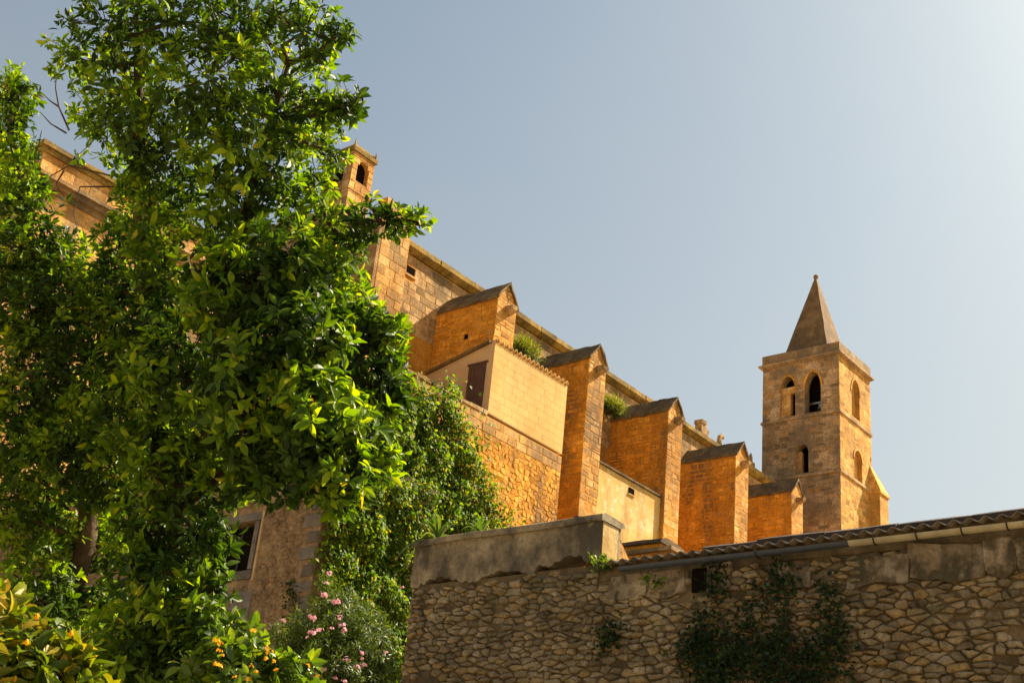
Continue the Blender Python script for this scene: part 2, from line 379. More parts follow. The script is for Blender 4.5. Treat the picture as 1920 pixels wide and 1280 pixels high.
def hole_iv(h, v0, v1):
    """u-interval a hole takes out of a course v0..v1. hole: (u0,u1,v0,spring,apex)"""
    u0, u1, a, sp, ap = h
    if v1 <= a or v0 >= ap: return None
    vm = min((v0 + v1) / 2, ap)
    if vm <= sp: return (u0, u1)
    k = math.sqrt(max(0, 1 - ((vm - sp) / (ap - sp)) ** 1.6)); c = (u0 + u1) / 2; w = (u1 - u0) / 2 * k
    return (c - w, c + w)
def courses(st, frame, outline, parent, mat, ch=(.28, .38), bl=(.4, .75), gap=.02, proud=(.015, .04), chamf=.015, holes=(), irregular=.2, skip=0.0, mat2=None, corner=None):
    us = [p[0] for p in outline]; vs = [p[1] for p in outline]
    v = min(vs)
    while v < max(vs) - .05:
        h = random.uniform(*ch); v1 = min(v + h, max(vs))
        if max(vs) - v1 < .12: v1 = max(vs)
        cuts = sorted([iv for iv in (hole_iv(hh, v, v1) for hh in holes) if iv])
        segs = []; u = min(us)
        for a, b in cuts: segs.append((u, a)); u = b
        segs.append((u, max(us)))
        for a, b in segs:
            u = a
            while u < b - .03:
                w = random.uniform(*bl); u1 = u + w
                if b - u1 < bl[0] * .5: u1 = b
                if random.random() > skip:
                    j = lambda: random.uniform(-1, 1) * irregular * .06
                    parts = [(v, v1)]
                    if irregular > .5 and random.random() < .25 and h > .26: vm = v + h * random.uniform(.4, .6); parts = [(v, vm), (vm, v1)]
                    for (a0, a1) in parts:
                        p = [(u + gap / 2 + abs(j()), a0 + gap / 2 + abs(j())), (u1 - gap / 2 - abs(j()), a0 + gap / 2 + abs(j())), (u1 - gap / 2 - abs(j()), a1 - gap / 2 - abs(j())), (u + gap / 2 + abs(j()), a1 - gap / 2 - abs(j()))]
                        q = clip_poly(p, outline)
                        if len(q) >= 3:
                            mm = mat
                            if mat2 and ((corner == 'R' and u1 > max(us) - .7) or (corner == 'L' and u < min(us) + .7)): mm = mat2
                            st.add(q, frame, random.uniform(*proud), chamf, parent, mm)
                u = u1
        v = v1

def voronoi(rect, sx, sy, jitter=.38, relax=1):
    """stretched voronoi cells in a rectangle: rubble seen from the front"""
    u0, u1, v0, v1 = rect
    pts = []; r = 0; v = v0
    while v < v1 + sy:
        u = u0 + (sx * .5 if r % 2 else 0); hh = sy * random.uniform(.75, 1.3)
        while u < u1 + sx:
            w = sx * random.choice([.55, .7, .9, 1.0, 1.2, 1.5])
            pts.append([u + w / 2 + random.uniform(-jitter, jitter) * sx * .5, v + hh / 2 + random.uniform(-jitter, jitter) * sy])
            u += w
        v += hh; r += 1
    k = sx / sy
    P = np.array(pts); P[:, 1] *= k
    box = [(u0, v0 * k), (u1, v0 * k), (u1, v1 * k), (u0, v1 * k)]
    cells = []
    for i, p in enumerate(P):
        d = np.hypot(*(P - p).T); near = np.argsort(d)[1:16]; poly = box
        for q in near:
            mx, my = (p + P[q]) / 2; dx, dy = P[q] - p; L = math.hypot(dx, dy)
            if L < 1e-6: continue
            big = 50
            tx, ty = -dy / L, dx / L
            a = (mx - tx * big, my - ty * big); b = (mx + tx * big, my + ty * big)
            res = []
            for j in range(len(poly)):
                s, e = poly[j], poly[(j + 1) % len(poly)]
                ds = (s[0] - mx) * dx + (s[1] - my) * dy; de = (e[0] - mx) * dx + (e[1] - my) * dy
                if ds <= 0: res.append(s)
                if (ds <= 0) != (de <= 0):
                    t = ds / (ds - de); res.append((s[0] + t * (e[0] - s[0]), s[1] + t * (e[1] - s[1])))
            poly = res
            if len(poly) < 3: break
        if len(poly) >= 3: cells.append([(a, b / k) for a, b in poly])
    return cells
def shrink_round(poly, gap, cut=.22):
    cu = sum(p[0] for p in poly) / len(poly); cv = sum(p[1] for p in poly) / len(poly)
    q = []
    for (u, v) in poly:
        L = math.hypot(u - cu, v - cv); f = max(.3, 1 - gap / max(L, 1e-4)); q.append((cu + (u - cu) * f, cv + (v - cv) * f))
    # drop very short edges, then cut the corners once
    r = [q[0]]
    for p in q[1:]:
        if math.hypot(p[0] - r[-1][0], p[1] - r[-1][1]) > .03: r.append(p)
    if len(r) > 3 and math.hypot(r[0][0] - r[-1][0], r[0][1] - r[-1][1]) < .03: r.pop()
    if len(r) < 3: return []
    out = []
    for i in range(len(r)):
        a, b = r[i], r[(i + 1) % len(r)]
        out.append((a[0] + (b[0] - a[0]) * cut, a[1] + (b[1] - a[1]) * cut)); out.append((a[0] + (b[0] - a[0]) * (1 - cut), a[1] + (b[1] - a[1]) * (1 - cut)))
    return [(u + random.uniform(-.006, .006), v + random.uniform(-.006, .006)) for u, v in out]

def FX(x): return ((x, 0, 0), (0, 1, 0), (0, 0, 1), (-1, 0, 0))      # face looking along -X, u = world Y, v = world Z
def FY(y): return ((0, y, 0), (1, 0, 0), (0, 0, 1), (0, -1, 0))      # face looking along -Y, u = world X, v = world Z
def rect(a, b, c, d): return [(a, c), (b, c), (b, d), (a, d)]

def arch_loop(h, seg=7):
    """pointed-arch outline of a hole, counter-clockwise"""
    u0, u1, a, sp, ap = h; c = (u0 + u1) / 2; w = (u1 - u0) / 2
    right = [(c + w * math.sqrt(max(0, 1 - (k / seg) ** 1.6)), sp + (ap - sp) * k / seg) for k in range(seg + 1)]
    left = [(2 * c - p[0], p[1]) for p in right[::-1]][1:]
    return [(u0, a), (u1, a)] + right + left
def wall_holes(frame, outline, holes, depth, name, mat, parent):
    O, U, V, Nn = [np.asarray(k, float) for k in frame]
    loops = [outline] + [arch_loop(h)[::-1] for h in holes]
    flat = [p for l in loops for p in l]
    tris = tessellate_polygon([[Vector((p[0], p[1], 0)) for p in l] for l in loops])
    W = lambda p, d=0: O + U * p[0] + V * p[1] - Nn * d
    mb = MB()
    flip = np.dot(np.cross(U, V), Nn) < 0
    fs = []
    for t in tris:
        a = area([flat[i] for i in t]); t = tuple(t) if a > 0 else tuple(t)[::-1]
        fs.append(t[::-1] if flip else t)
    mb.add([W(p) for p in flat], fs)
    for h in holes:
        l = arch_loop(h); n = len(l)
        f = [(i, n + i, n + (i + 1) % n, (i + 1) % n) for i in range(n)]
        mb.add([W(p) for p in l] + [W(p, depth) for p in l], f if not flip else [q[::-1] for q in f])
    return mb.build(name, mat, parent)
def arch_ring(frame, h, width, proud, name, mat, parent):
    O, U, V, Nn = [np.asarray(k, float) for k in frame]
    u0, u1, a, sp, ap = h; inner = arch_loop(h)[2:]
    c = (u0 + u1) / 2; outer = []
    for (u, v) in inner: outer.append((c + (u - c) * (1 + width / ((u1 - u0) / 2)), sp + (v - sp) * (1 + width * 1.3 / (ap - sp))))
    W = lambda p, d: O + U * p[0] + V * p[1] + Nn * d
    n = len(inner); vs = [W(p, proud) for p in inner] + [W(p, proud) for p in outer] + [W(p, -.02) for p in outer] + [W(p, -.05) for p in inner]
    fs = [(i, i + 1, n + i + 1, n + i) for i in range(n - 1)] + [(n + i, n + i + 1, 2 * n + i + 1, 2 * n + i) for i in range(n - 1)] + [(i + 1, i, 3 * n + i, 3 * n + i + 1) for i in range(n - 1)]
    return mesh_obj(name, vs, fs, mat, parent)

# ------------------------------------------------------------------ church: nave, buttresses, west wall, turret
def build_church():
    ch = empty('church', 'long orange sandstone church with gabled buttresses along its side', 'church', (57, 44, 17))
    st = Stones(300)
    mb = MB(); mb.box(36.2, 78.05, 40.0, 52, 15, 31.45)
    nave = mb.build('nave_wall', M['ochre_mortar'], ch)
    win = (38.57, 39.2, 30.45, 30.9, 30.95)
    courses(st, FY(40.0), rect(38.0, 78.0, 27.6, 31.42), nave, M['nave'], (.34, .5), (.5, 1.2), .012, (.008, .02), .012, [(38.57, 39.2, 30.42, 30.9, 30.901)], .3)
    # small window: near-black block painting the recess's shade, with a stone sill
    mb = MB(); mb.box(38.6, 39.17, 39.985, 40.2, 30.45, 30.88); w = mb.build('window', M['dark'], ch)
    mb = MB(); mb.box(38.5, 39.27, 39.93, 40.02, 30.34, 30.44); mb.build('sill', M['ashlar'], w)
    # cornice: single slabs
    x = 38.0; k = 0
    while x < 78:
        L = random.uniform(.9, 1.5); x1 = min(x + L, 78.0); d = random.uniform(-.03, .03)
        mb = MB(); mb.prism([(39.66 + d, 31.70), (39.66 + d, 31.96), (39.72 + d, 32.0), (40.3, 32.03), (40.3, 31.5), (39.96, 31.5)], 'x', x + .008, x1 - .008)
        roughen(mb.build('cornice_slab', M['cornice'], ch), .3, .025, x); x = x1
    mb = MB(); mb.prism([(40.1, 31.9), (46, 33.4), (52, 31.9), (52, 31.4), (40.1, 31.4)], 'x', 36.6, 78.0); mb.build('roof', M['tile'], ch)
    # corner pilaster and west wall
    mb = MB(); mb.box(36.2, 38.02, 39.45, 40.02, 15, 33.2); pil = mb.build('pilaster', M['ochre_mortar'], ch)
    courses(st, FY(39.45), rect(36.2, 38.02, 25.0, 33.2), pil, M['ashlar'], (.42, .55), (.5, .9), .012, (.006, .018), .012)
    mb = MB(); mb.prism([(39.46, 15), (53, 15), (53, 31.6), (46, 34.2), (39.46, 31.9)], 'x', 36.0, 36.3); ww = mb.build('west_wall', M['nave'], ch)
    courses(st, FX(36.0), rect(39.46, 47, 25.0, 31.9), ww, M['nave'], (.4, .5), (.5, 1.0), .02, (.01, .03), .015)
    # bell turret above the west wall
    tx0, tx1, ty0, ty1 = 36.95, 38.45, 43.25, 45.3
    hx = (43.8, 44.75, 35.9, 36.7, 37.15); hy = (37.33, 38.1, 35.95, 36.75, 37.2)
    tu = wall_holes(FX(tx0), rect(ty0, ty1, 31, 37.5), [hx], .25, 'turret', M['nave'], ch)
    o = wall_holes(FY(ty0), rect(tx0, tx1, 31, 37.5), [hy], .25, 'turret_front', M['ashlar'], tu)
    mb = MB(); mb.box(tx0 + .26, tx1 - .26, ty0 + .26, ty1 - .26, 31, 37.4); mb.build('turret_shade_core', M['dark'], tu)
    mb = MB(); mb.add([(tx1, ty0, 31), (tx1, ty1, 31), (tx1, ty1, 37.5), (tx1, ty0, 37.5), (tx0, ty1, 31), (tx0, ty1, 37.5)], [(0, 1, 2, 3), (1, 4, 5, 2)]); mb.build('turret_back', M['nave'], tu)
    mb = MB(); mb.box(tx0 - .1, tx1 + .1, ty0 - .1, ty1 + .1, 37.5, 37.72); mb.box(tx0 + .05, tx1 - .05, ty0 + .05, ty1 - .05, 37.72, 37.95); mb.build('turret_cap', M['cornice'], tu)
    mb = MB(); mb.box(tx0 - .06, tx1 + .06, ty0 - .06, ty1 + .06, 35.3, 35.45); mb.build('turret_string_course', M['ashlar'], tu)
    for (x, y) in ((tx0, ty0), (tx1, ty0), (tx1, ty1)):
        mb = MB(); mb.tube([(x, y, 37.7), (x, y, 37.95), (x, y, 38.2)], [.09, .06, .015], 6); mb.build('turret_knob', M['cornice'], tu)
    courses(st, FY(ty0), rect(tx0, tx1, 32, 37.5), tu, M['ashlar'], (.3, .4), (.35, .6), .02, (.01, .025), .012, [hy])
    courses(st, FX(tx0), rect(ty0, ty1, 32, 37.5), tu, M['nave'], (.3, .4), (.35, .6), .02, (.01, .025), .012, [hx])
    # buttresses: orange rubble sides, paler ashlar fronts; bounce and sun partly put into colour
    for i, (xa, xb) in enumerate([(41.03, 42.45), (48.53, 50.0), (56.05, 57.5), (63.45, 64.98), (70.45, 71.95)]):
        yf = 36.2; zb = 15.0; ze = 29.32; zr = 30.36; xm = (xa + xb) / 2
        mb = MB(); mb.prism([(xa, zb), (xb, zb), (xb, ze), (xm, zr - .1), (xa, ze)], 'y', yf, 39.99); bt = roughen(mb.build('buttress', M['ochre_mortar'], ch), .35, .016, i * 5)
        holes = [(37.75, 38.05, 27.5, 27.8, 27.81)] if i == 0 else []
        zlow = (25.4, 19.5, 21.0, 23.0, 25.0)[i]
        courses(st, FX(xa), rect(yf, 39.98, zlow, ze - .02), bt, M['rubble'], (.2, .42), (.28, .7), .012, (.003, .016), .014, holes, 1.0, .05)
        ol = [(xa, zlow), (xb, zlow), (xb, ze), (xm, zr - .12), (xa, ze)]
        courses(st, FY(yf), ol, bt, M['ashlar'], (.26, .46), (.35, .8), .012, (.002, .016), .014, [], 1.0, .05)
        if i == 0:
            mb = MB(); mb.box(xa - .008, xa + .1, 37.78, 38.02, 27.53, 27.78); mb.build('putlog_hole_shade', M['dark'], bt)
        # cap: two stone slabs per side laid to a ridge
        for s in (-1, 1):
            e = xm + s * ((xb - xa) / 2 + .07)
            for (ya, yb) in ((36.08, 37.35), (37.36, 38.6), (38.61, 39.98)):
                dz = random.uniform(-.02, .02)
                mb = MB(); mb.prism([(xm, zr - .09 + dz), (xm, zr + .06 + dz), (e, ze + .08 + dz), (e, ze - .07 + dz)][::s], 'y', ya, yb)
                roughen(mb.build('cap_slab', M['mossroof'], bt), .25, .055, i * 3.7 + ya)
        # water spout below the gable: corbel plus channel stone
        mb = MB(); mb.prism([(yf + .05, 28.75), (yf - .18, 28.78), (yf - .46, 28.94), (yf - .5, 29.12), (yf + .05, 29.16)], 'x', xm - .12, xm + .24)
        roughen(mb.build('spout', M['nave'], bt), .15, .03, i)
    st.finish()
    # finials on the cornice
    def fin(x, shape):
        y = 39.95; z = 32.0; mb = MB()
        if shape == 'block':
            mb.box(x - .38, x + .25, y - .25, y + .25, z, z + .75, .03); mb.box(x - .45, x + .1, y - .3, y + .3, z + .62, z + .86, .03); mb.box(x + .25, x + .6, y - .2, y + .2, z, z + .45, .05)
            mb.tube([(x + .3, y, z + .3), (x + .5, y, z + .55), (x + .45, y, z + .75)], [.13, .1, .05], 7)
        elif shape == 'hook':
            mb.tube([(x, y, z), (x - .06, y, z + .35), (x + .02, y, z + .68), (x + .2, y, z + .84), (x + .4, y, z + .78), (x + .44, y, z + .66)], [.2, .17, .15, .14, .11, .05], 8)
        else:
            mb.box(x - .2, x + .2, y - .2, y + .2, z, z + .3, .03); mb.tube([(x, y, z + .2), (x, y, z + .5), (x - .02, y, z + .7), (x, y, z + 1.0)], [.18, .12, .14, .03], 8)
        roughen(mb.build('finial', M['nave'], ch), .2, .02, x)
    fin(65.7, 'block'); fin(67.95, 'hook'); fin(72.0, 'spike')
build_church()

def build_tower():
    t = empty('bell_tower', 'square stone bell tower with pointed arches and a pyramid spire', 'tower', (80.6, 39.5, 16))
    x0, x1, y0, y1 = 78.1, 83.2, 36.5, 42.45
    st = Stones(300)
    hX = [(39.86, 41.06, 37.95, 39.9, 41.1), (37.9, 39.12, 37.95, 39.9, 41.1), (38.86, 39.8, 33.55, 35.1, 35.75)]
    hY = [(80.05, 81.35, 38.1, 40.0, 41.05), (80.28, 81.55, 33.55, 35.0, 35.75)]
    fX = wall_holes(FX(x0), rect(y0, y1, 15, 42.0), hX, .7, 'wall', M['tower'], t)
    fY = wall_holes(FY(y0), rect(x0, x1, 15, 42.0), hY, .55, 'wall', M['tower_sunlit'], t)
    mb = MB(); mb.add([(x1, y0, 15), (x1, y1, 15), (x1, y1, 42), (x1, y0, 42), (x0, y1, 15), (x0, y1, 42)], [(0, 1, 2, 3), (1, 4, 5, 2)]); mb.build('rear_wall', M['tower'], t)
    for h in hY:   # blocked openings: recessed ashlar filling
        mb = MB(); mb.prism([(p[0], p[1]) for p in arch_loop((h[0] - .02, h[1] + .02, h[2], h[3], h[4] + .02))], 'y', y0 + .3, y0 + .5); mb.build('blocked_arch', M['tower_sunlit'], t)
    h = hX[0]; mb = MB(); mb.box(x0 + .12, x0 + .5, 40.28, 41.08, 37.95, 40.25); mb.box(x0 + .12, x0 + .5, 39.84, 40.28, 39.75, 40.25); fill = mb.build('infill', M['ashlar'], t)
    courses(st, FX(x0 + .12), rect(40.28, 41.06, 37.95, 40.25), fill, M['ashlar'], (.3, .4), (.4, .8), .02, (.01, .02), .012)
    mb = MB(); mb.box(x0 + .15, x0 + .5, 39.42, 39.82, 33.55, 35.2, .02); mb.build('infill', M['tower'], t)
    mb = MB(); mb.box(x0 + 1.2, x1 - .3, y0 + .6, y1 - .3, 30, 41.9); mb.build('chamber_shade_block', M['dark'], t)
    for h in hX: arch_ring(FX(x0), h, .13, .02, 'arch_surround', M['rubble'] if h[2] > 35 else M['tower'], t)
    for h in hY: arch_ring(FY(y0), h, .16, .05, 'arch_surround', M['tower_sunlit'], t)
    # bell in the right-hand opening
    mb = MB(); prof = [(.02, .62), (.16, .6), (.22, .5), (.25, .25), (.32, .08), (.40, 0)]
    seg = 14; c = (x0 + .8, 38.25, 38.3)
    vs = [(c[0] + r * math.cos(2 * math.pi * k / seg), c[1] + r * math.sin(2 * math.pi * k / seg), c[2] + z) for r, z in prof for k in range(seg)]
    mb.add(vs, [(i * seg + k, i * seg + (k + 1) % seg, (i + 1) * seg + (k + 1) % seg, (i + 1) * seg + k) for i in range(len(prof) - 1) for k in range(seg)])
    mb.box(c[0] - .05, c[0] + .05, 37.85, 39.2, c[2] + .6, c[2] + .72)
    mb.build('bell', flat_mat('bell_bronze', (.35, .30, .22), .3, .9, .2), t)
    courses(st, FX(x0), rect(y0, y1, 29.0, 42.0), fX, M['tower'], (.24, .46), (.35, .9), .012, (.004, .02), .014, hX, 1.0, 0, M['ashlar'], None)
    courses(st, FY(y0), rect(x0, x1, 29.0, 42.0), fY, M['tower_sunlit'], (.24, .46), (.35, .9), .010, (.002, .010), .012, hY, 1.0)
    st.finish()
    for z, d in ((33.35, .10), (37.72, .10)):
        mb = MB(); mb.prism([(x0 - d, y0 - d), (x1 + d, y0 - d), (x1 + d, y1 + d), (x0 - d, y1 + d)], 'z', z - .09, z + .09); roughen(mb.build('string_course', M['tower'], t), .5, .02, z)
    mb = MB()
    for d, za, zb in ((.12, 41.98, 42.08), (.26, 42.08, 42.22), (.05, 42.24, 43.0)): mb.prism([(x0 - d, y0 - d), (x1 + d, y0 - d), (x1 + d, y1 + d), (x0 - d, y1 + d)], 'z', za, zb)
    roughen(mb.build('cornice', M['tower'], t), .5, .025, 4)
    # spire
    c = ((x0 + x1) / 2, (y0 + y1) / 2); h = 1.78; az = 50.05
    base = [(c[0] - h, c[1] - h, 42.9), (c[0] + h, c[1] - h, 42.9), (c[0] + h, c[1] + h, 42.9), (c[0] - h, c[1] + h, 42.9)]
    k = .035; top = [(c[0] + (p[0] - c[0]) * k, c[1] + (p[1] - c[1]) * k, az) for p in base]
    mb = MB(); mb.add(base + top, [(0, 1, 5, 4), (1, 2, 6, 5), (2, 3, 7, 6), (3, 0, 4, 7), (4, 5, 6, 7)]); sp = mb.build('spire', M['spire'], t); roughen(sp, .6, .04, 2)
    mb = MB(); seg = 10; prof = [(.02, -.02), (.14, 0), (.19, .12), (.17, .24), (.08, .32), (.01, .34)]
    vs = [(c[0] + r * math.cos(2 * math.pi * q / seg), c[1] + r * math.sin(2 * math.pi * q / seg), az - .05 + z) for r, z in prof for q in range(seg)]
    mb.add(vs, [(i * seg + q, i * seg + (q + 1) % seg, (i + 1) * seg + (q + 1) % seg, (i + 1) * seg + q) for i in range(len(prof) - 1) for q in range(seg)])
    mb.build('spire_ball', M['spire'], t, True)
    # stair buttress with a sloping top at the far corner
    a, b, e, g = 82.6, 84.35, 35.7, 37.3
    mb = MB(); mb.prism([(a, e), (b - .35, e), (b, e + .35), (b, g), (a, g)], 'z', 15, 33.1); mb.build('stair_buttress', M['tower_sunlit'], t)
    mb = MB(); p = [(a - .08, e - .1), (b - .3, e - .1), (b + .1, e + .3), (b + .1, g), (a - .08, g)]; ap = (82.95, 36.75, 35.9)
    mb.add([(q[0], q[1], 33.1) for q in p] + [(q[0], q[1], 33.25) for q in p] + [ap], [tuple(range(5))[::-1]] + [(i, (i + 1) % 5, 5 + (i + 1) % 5, 5 + i) for i in range(5)] + [(5 + i, 5 + (i + 1) % 5, 10) for i in range(5)])
    mb.build('buttress_roof', M['tower_sunlit'], t)
    mb = MB(); mb.tube([(83.05, 36.6, 35.7), (83.05, 36.6, 35.95), (83.05, 36.6, 36.1)], [.14, .16, .05], 7); mb.build('buttress_knob', M['tower_sunlit'], t)
build_tower()

def build_west_block():
    t = empty('stone_building', 'tall orange stone building with moulded cornice seen through the leaves', 'building', (28, 46, 14))
    x0, x1, y0, y1 = 20.7, 34.5, 42.0, 56.0
    mb = MB(); mb.box(x0, x1, y0, y1, 10, 27.9); w = mb.build('wall', M['ashlar'], t)
    st = Stones(120)
    courses(st, FY(y0), rect(x0, x1, 22.0, 27.6), w, M['ashlar'], (.4, .55), (.6, 1.2), .012, (.006, .015), .012)
    courses(st, FX(x0), rect(y0, y0 + 5, 22.0, 27.6), w, M['nave'], (.4, .55), (.6, 1.2), .012, (.006, .015), .012)
    st.finish()
    mb = MB()
    for d, a, b in ((.12, 26.1, 26.3), (.3, 26.3, 26.5), (.45, 26.5, 26.65)): mb.prism([(x0 - d, y0 - d), (x1, y0 - d), (x1, y1), (x0 - d, y1)], 'z', a, b)
    roughen(mb.build('cornice', M['nave'], t), .8, .03)
    mb = MB()
    for d, a, b in ((.1, 27.6, 27.8), (.22, 27.8, 28.0)): mb.prism([(x0 - d, y0 - d), (x1, y0 - d), (x1, y1), (x0 - d, y1)], 'z', a, b)
    roughen(mb.build('coping', M['cornice'], t), .8, .04)
build_west_block()

# ------------------------------------------------------------------ terrace wall, yellow house, annex
def build_terrace():
    t = empty('terrace_wall', 'high orange rubble retaining wall with ashlar band under the yellow house', 'wall', (40, 38, 12))
    mb = MB(); mb.box(32.0, 46.62, 36.0, 39.9, 10, 23.3); w = mb.build('wall_core', M['ochre_mortar'], t)
    st = Stones(300)
    for c in voronoi((38.5, 46.6, 18.0, 22.5), .34, .22):
        p = shrink_round(c, .008, .14)
        if p: st.add(p, FY(36.0), random.uniform(.006, .035), .01, w, M['rubble'], rnd=True, smooth=False)
    courses(st, FY(36.0), rect(33.0, 46.62, 22.5, 23.28), w, M['ashlar'], (.36, .42), (.6, 1.3), .012, (.008, .02), .015, [], .4)
    st.finish(hidden=lambda c: c[0] < 41 and c[2] < 22)
    x = 33.0
    while x < 41.0:
        L = random.uniform(.5, 1.1); mb = MB(); mb.box(x, min(x + L, 40.9) - .01, 35.93, 36.4, 23.3, 23.42 + random.uniform(0, .1), .02); mb.build('coping_stone', M['nave'], t); x += L
build_terrace()

def build_house():
    t = empty('house', 'small pale yellow stone house with brown shutter on the terrace', 'house', (43.7, 38, 23.3))
    x0, x1, y0, y1 = 40.92, 46.58, 35.97, 40.0
    zf, zb = 26.95, 26.05
    mb = MB(); mb.prism([(y0, 23.42), (y1, 23.42), (y1, zb), (y0, zf)], 'x', x0, x1); w = mb.build('wall', M['cream_plaster'], t)
    st = Stones(300)
    courses(st, FY(y0), rect(x0 + .005, x1, 23.44, zf), w, M['house_stone'], (.36, .40), (.7, 1.1), .007, (.006, .009), .005, [], .05)
    st.finish()
    # verge and roof
    mb = MB(); mb.prism([(y0 + .22, zf - .05), (y1, zb), (y1, zb + .13), (y0 + .22, zf + .08)], 'x', x0 - .16, x1 + .05); mb.build('roof', M['mossroof'], t)
    n = 17
    for k in range(n):
        cx = x0 - .05 + (x1 - x0 + .05) * (k + .5) / n; r = .105; z = zf + .02; sl = (zb - zf) / (y1 - y0)
        mb = MB(); seg = 7; vs = []; L = 1.3
        for (y, rr) in ((y0 - .1, r), (y0 - .1 + L, r * .85)):
            for q in range(seg):
                a = math.pi * q / (seg - 1); vs.append((cx + math.cos(a) * rr, y, z + sl * (y - y0) + math.sin(a) * rr * 1.7 - .02))
            for q in range(seg):
                a = math.pi * q / (seg - 1); vs.append((cx + math.cos(a) * rr * .78, y, z + sl * (y - y0) + math.sin(a) * rr * 1.4 - .02))
        f = []
        for q in range(seg - 1):
            f += [(q, q + 1, 2 * seg + q + 1, 2 * seg + q), (seg + q + 1, seg + q, 3 * seg + q, 3 * seg + q + 1), (q + 1, q, seg + q, seg + q + 1)]
        mb.add(vs, f); mb.build('roof_tile', M['house_tile'], t)
    # shuttered door in the side wall
    mb = MB(); mb.box(x0 - .05, x0 + .05, 36.34, 37.36, 23.45, 25.95); sh = mb.build('shutter', M['shutter'], t)
    for k in range(5):
        y = 36.36 + k * .2; mb = MB(); mb.box(x0 - .068, x0 - .048, y, y + .185, 23.5, 25.9); mb.build('board', M['shutter'], sh)
    mb = MB(); mb.box(x0 - .08, x0 + .02, 36.24, 37.44, 25.96, 26.04); mb.build('lintel', M['shutter'], t)
build_house()

def build_annex():
    t = empty('outbuilding', 'low stained plaster outbuilding with one tiny window between two buttresses', 'building', (53, 38, 17))
    mb = MB()
    mb.box(50.02, 56.03, 36.45, 39.9, 15, 24.3); w = mb.build('wall', M['annex_plaster'], t); roughen(w, .6, .015)
    mb = MB(); mb.box(50.02, 56.03, 36.33, 39.9, 24.32, 24.42); roughen(mb.build('roof_edge', M['mossroof'], t), .5, .015)
    mb = MB(); mb.box(53.02, 53.5, 36.415, 36.6, 23.62, 23.95); mb.build('window', M['dark'], t)  # near-black block on the wall face, painted for the dark of an opening
    mb = MB(); mb.box(52.96, 53.56, 36.38, 36.44, 23.56, 23.615); mb.build('sill', M['ashlar'], t)
build_annex()

# ------------------------------------------------------------------ rubble house with a window, behind the tree
def build_left_house():
    t = empty('rubble_house', 'brown rubble house with a framed dark window behind the trees', 'house', (22, 28, 4))
    X = 20.5; yc = 22.9; zt = 12.4
    h = (25.28, 26.9, 9.62, 10.87, 10.88)
    w = wall_holes(FX(X), rect(yc, 42.0, 2.5, zt), [h], .35, 'wall', M['left_wall'], t)
    mb = MB(); mb.add([(X, yc, 2.5), (24.3, yc, 2.5), (24.3, yc, zt), (X, yc, zt)], [(0, 1, 2, 3)]); mb.build('side_wall', M['left_wall'], t)
    mb = MB(); mb.prism([(yc - .15, zt), (42, zt), (42, zt + .15), (yc - .15, zt + .15)], 'x', X - .2, 24.3); mb.build('roof_slab', M['mossroof'], t)
    mb = MB(); mb.box(X + .3, X + .34, 25.2, 27.0, 9.55, 10.95); win = mb.build('window', M['dark'], t)  # near-black panel standing in for the shade inside the opening
    mb = MB(); mb.box(X + .26, X + .3, 26.05, 26.11, 9.62, 10.87); mb.build('mullion', M['bracket'], win)
    for (a, b, c, d, m) in ((25.12, 25.28, 9.62, 10.87, 'quoin'), (25.02, 27.1, 10.88, 11.1, 'quoin'), (25.1, 27.1, 9.38, 9.61, 'quoin'), (24.98, 25.06, 9.3, 11.12, 'trim'), (26.9, 27.08, 9.62, 10.87, 'quoin')):
        mb = MB(); mb.box(X - .05, X + .2, a + .004, b - .004, c + .004, d - .004, .006); mb.build('window_surround', M[m], t)
    st = Stones(200)
    z = 5.0; k = 0
    while z < zt - .3:
        hq = random.uniform(.24, .36); wq = .62 if k % 2 else .40
        st.add([(yc + .02, z), (yc + wq, z), (yc + wq - .04, z + hq), (yc + .02, z + hq)], FX(X), random.uniform(.03, .06), .03, w, M['quoin']); z += hq + random.uniform(.08, .16); k += 1
    for c in voronoi((yc + .55, 28.5, 6.0, zt), .24, .14):
        cu = sum(p[0] for p in c) / len(c); cv = sum(p[1] for p in c) / len(c)
        if 24.9 < cu < 27.2 and 9.2 < cv < 11.2: continue
        if random.random() < .12: continue
        p = shrink_round(c, .010, .2)
        if p: st.add(p, FX(X), random.uniform(.008, .04), .01, w, M['left_wall'], rnd=True)
    mb = MB(); mb.box(X - .03, X + .1, 24.95, 26.3, 8.1, 9.1, .03); roughen(mb.build('render_patch', M['quoin'], t), .2, .04, 3)
    st.finish()
build_left_house()

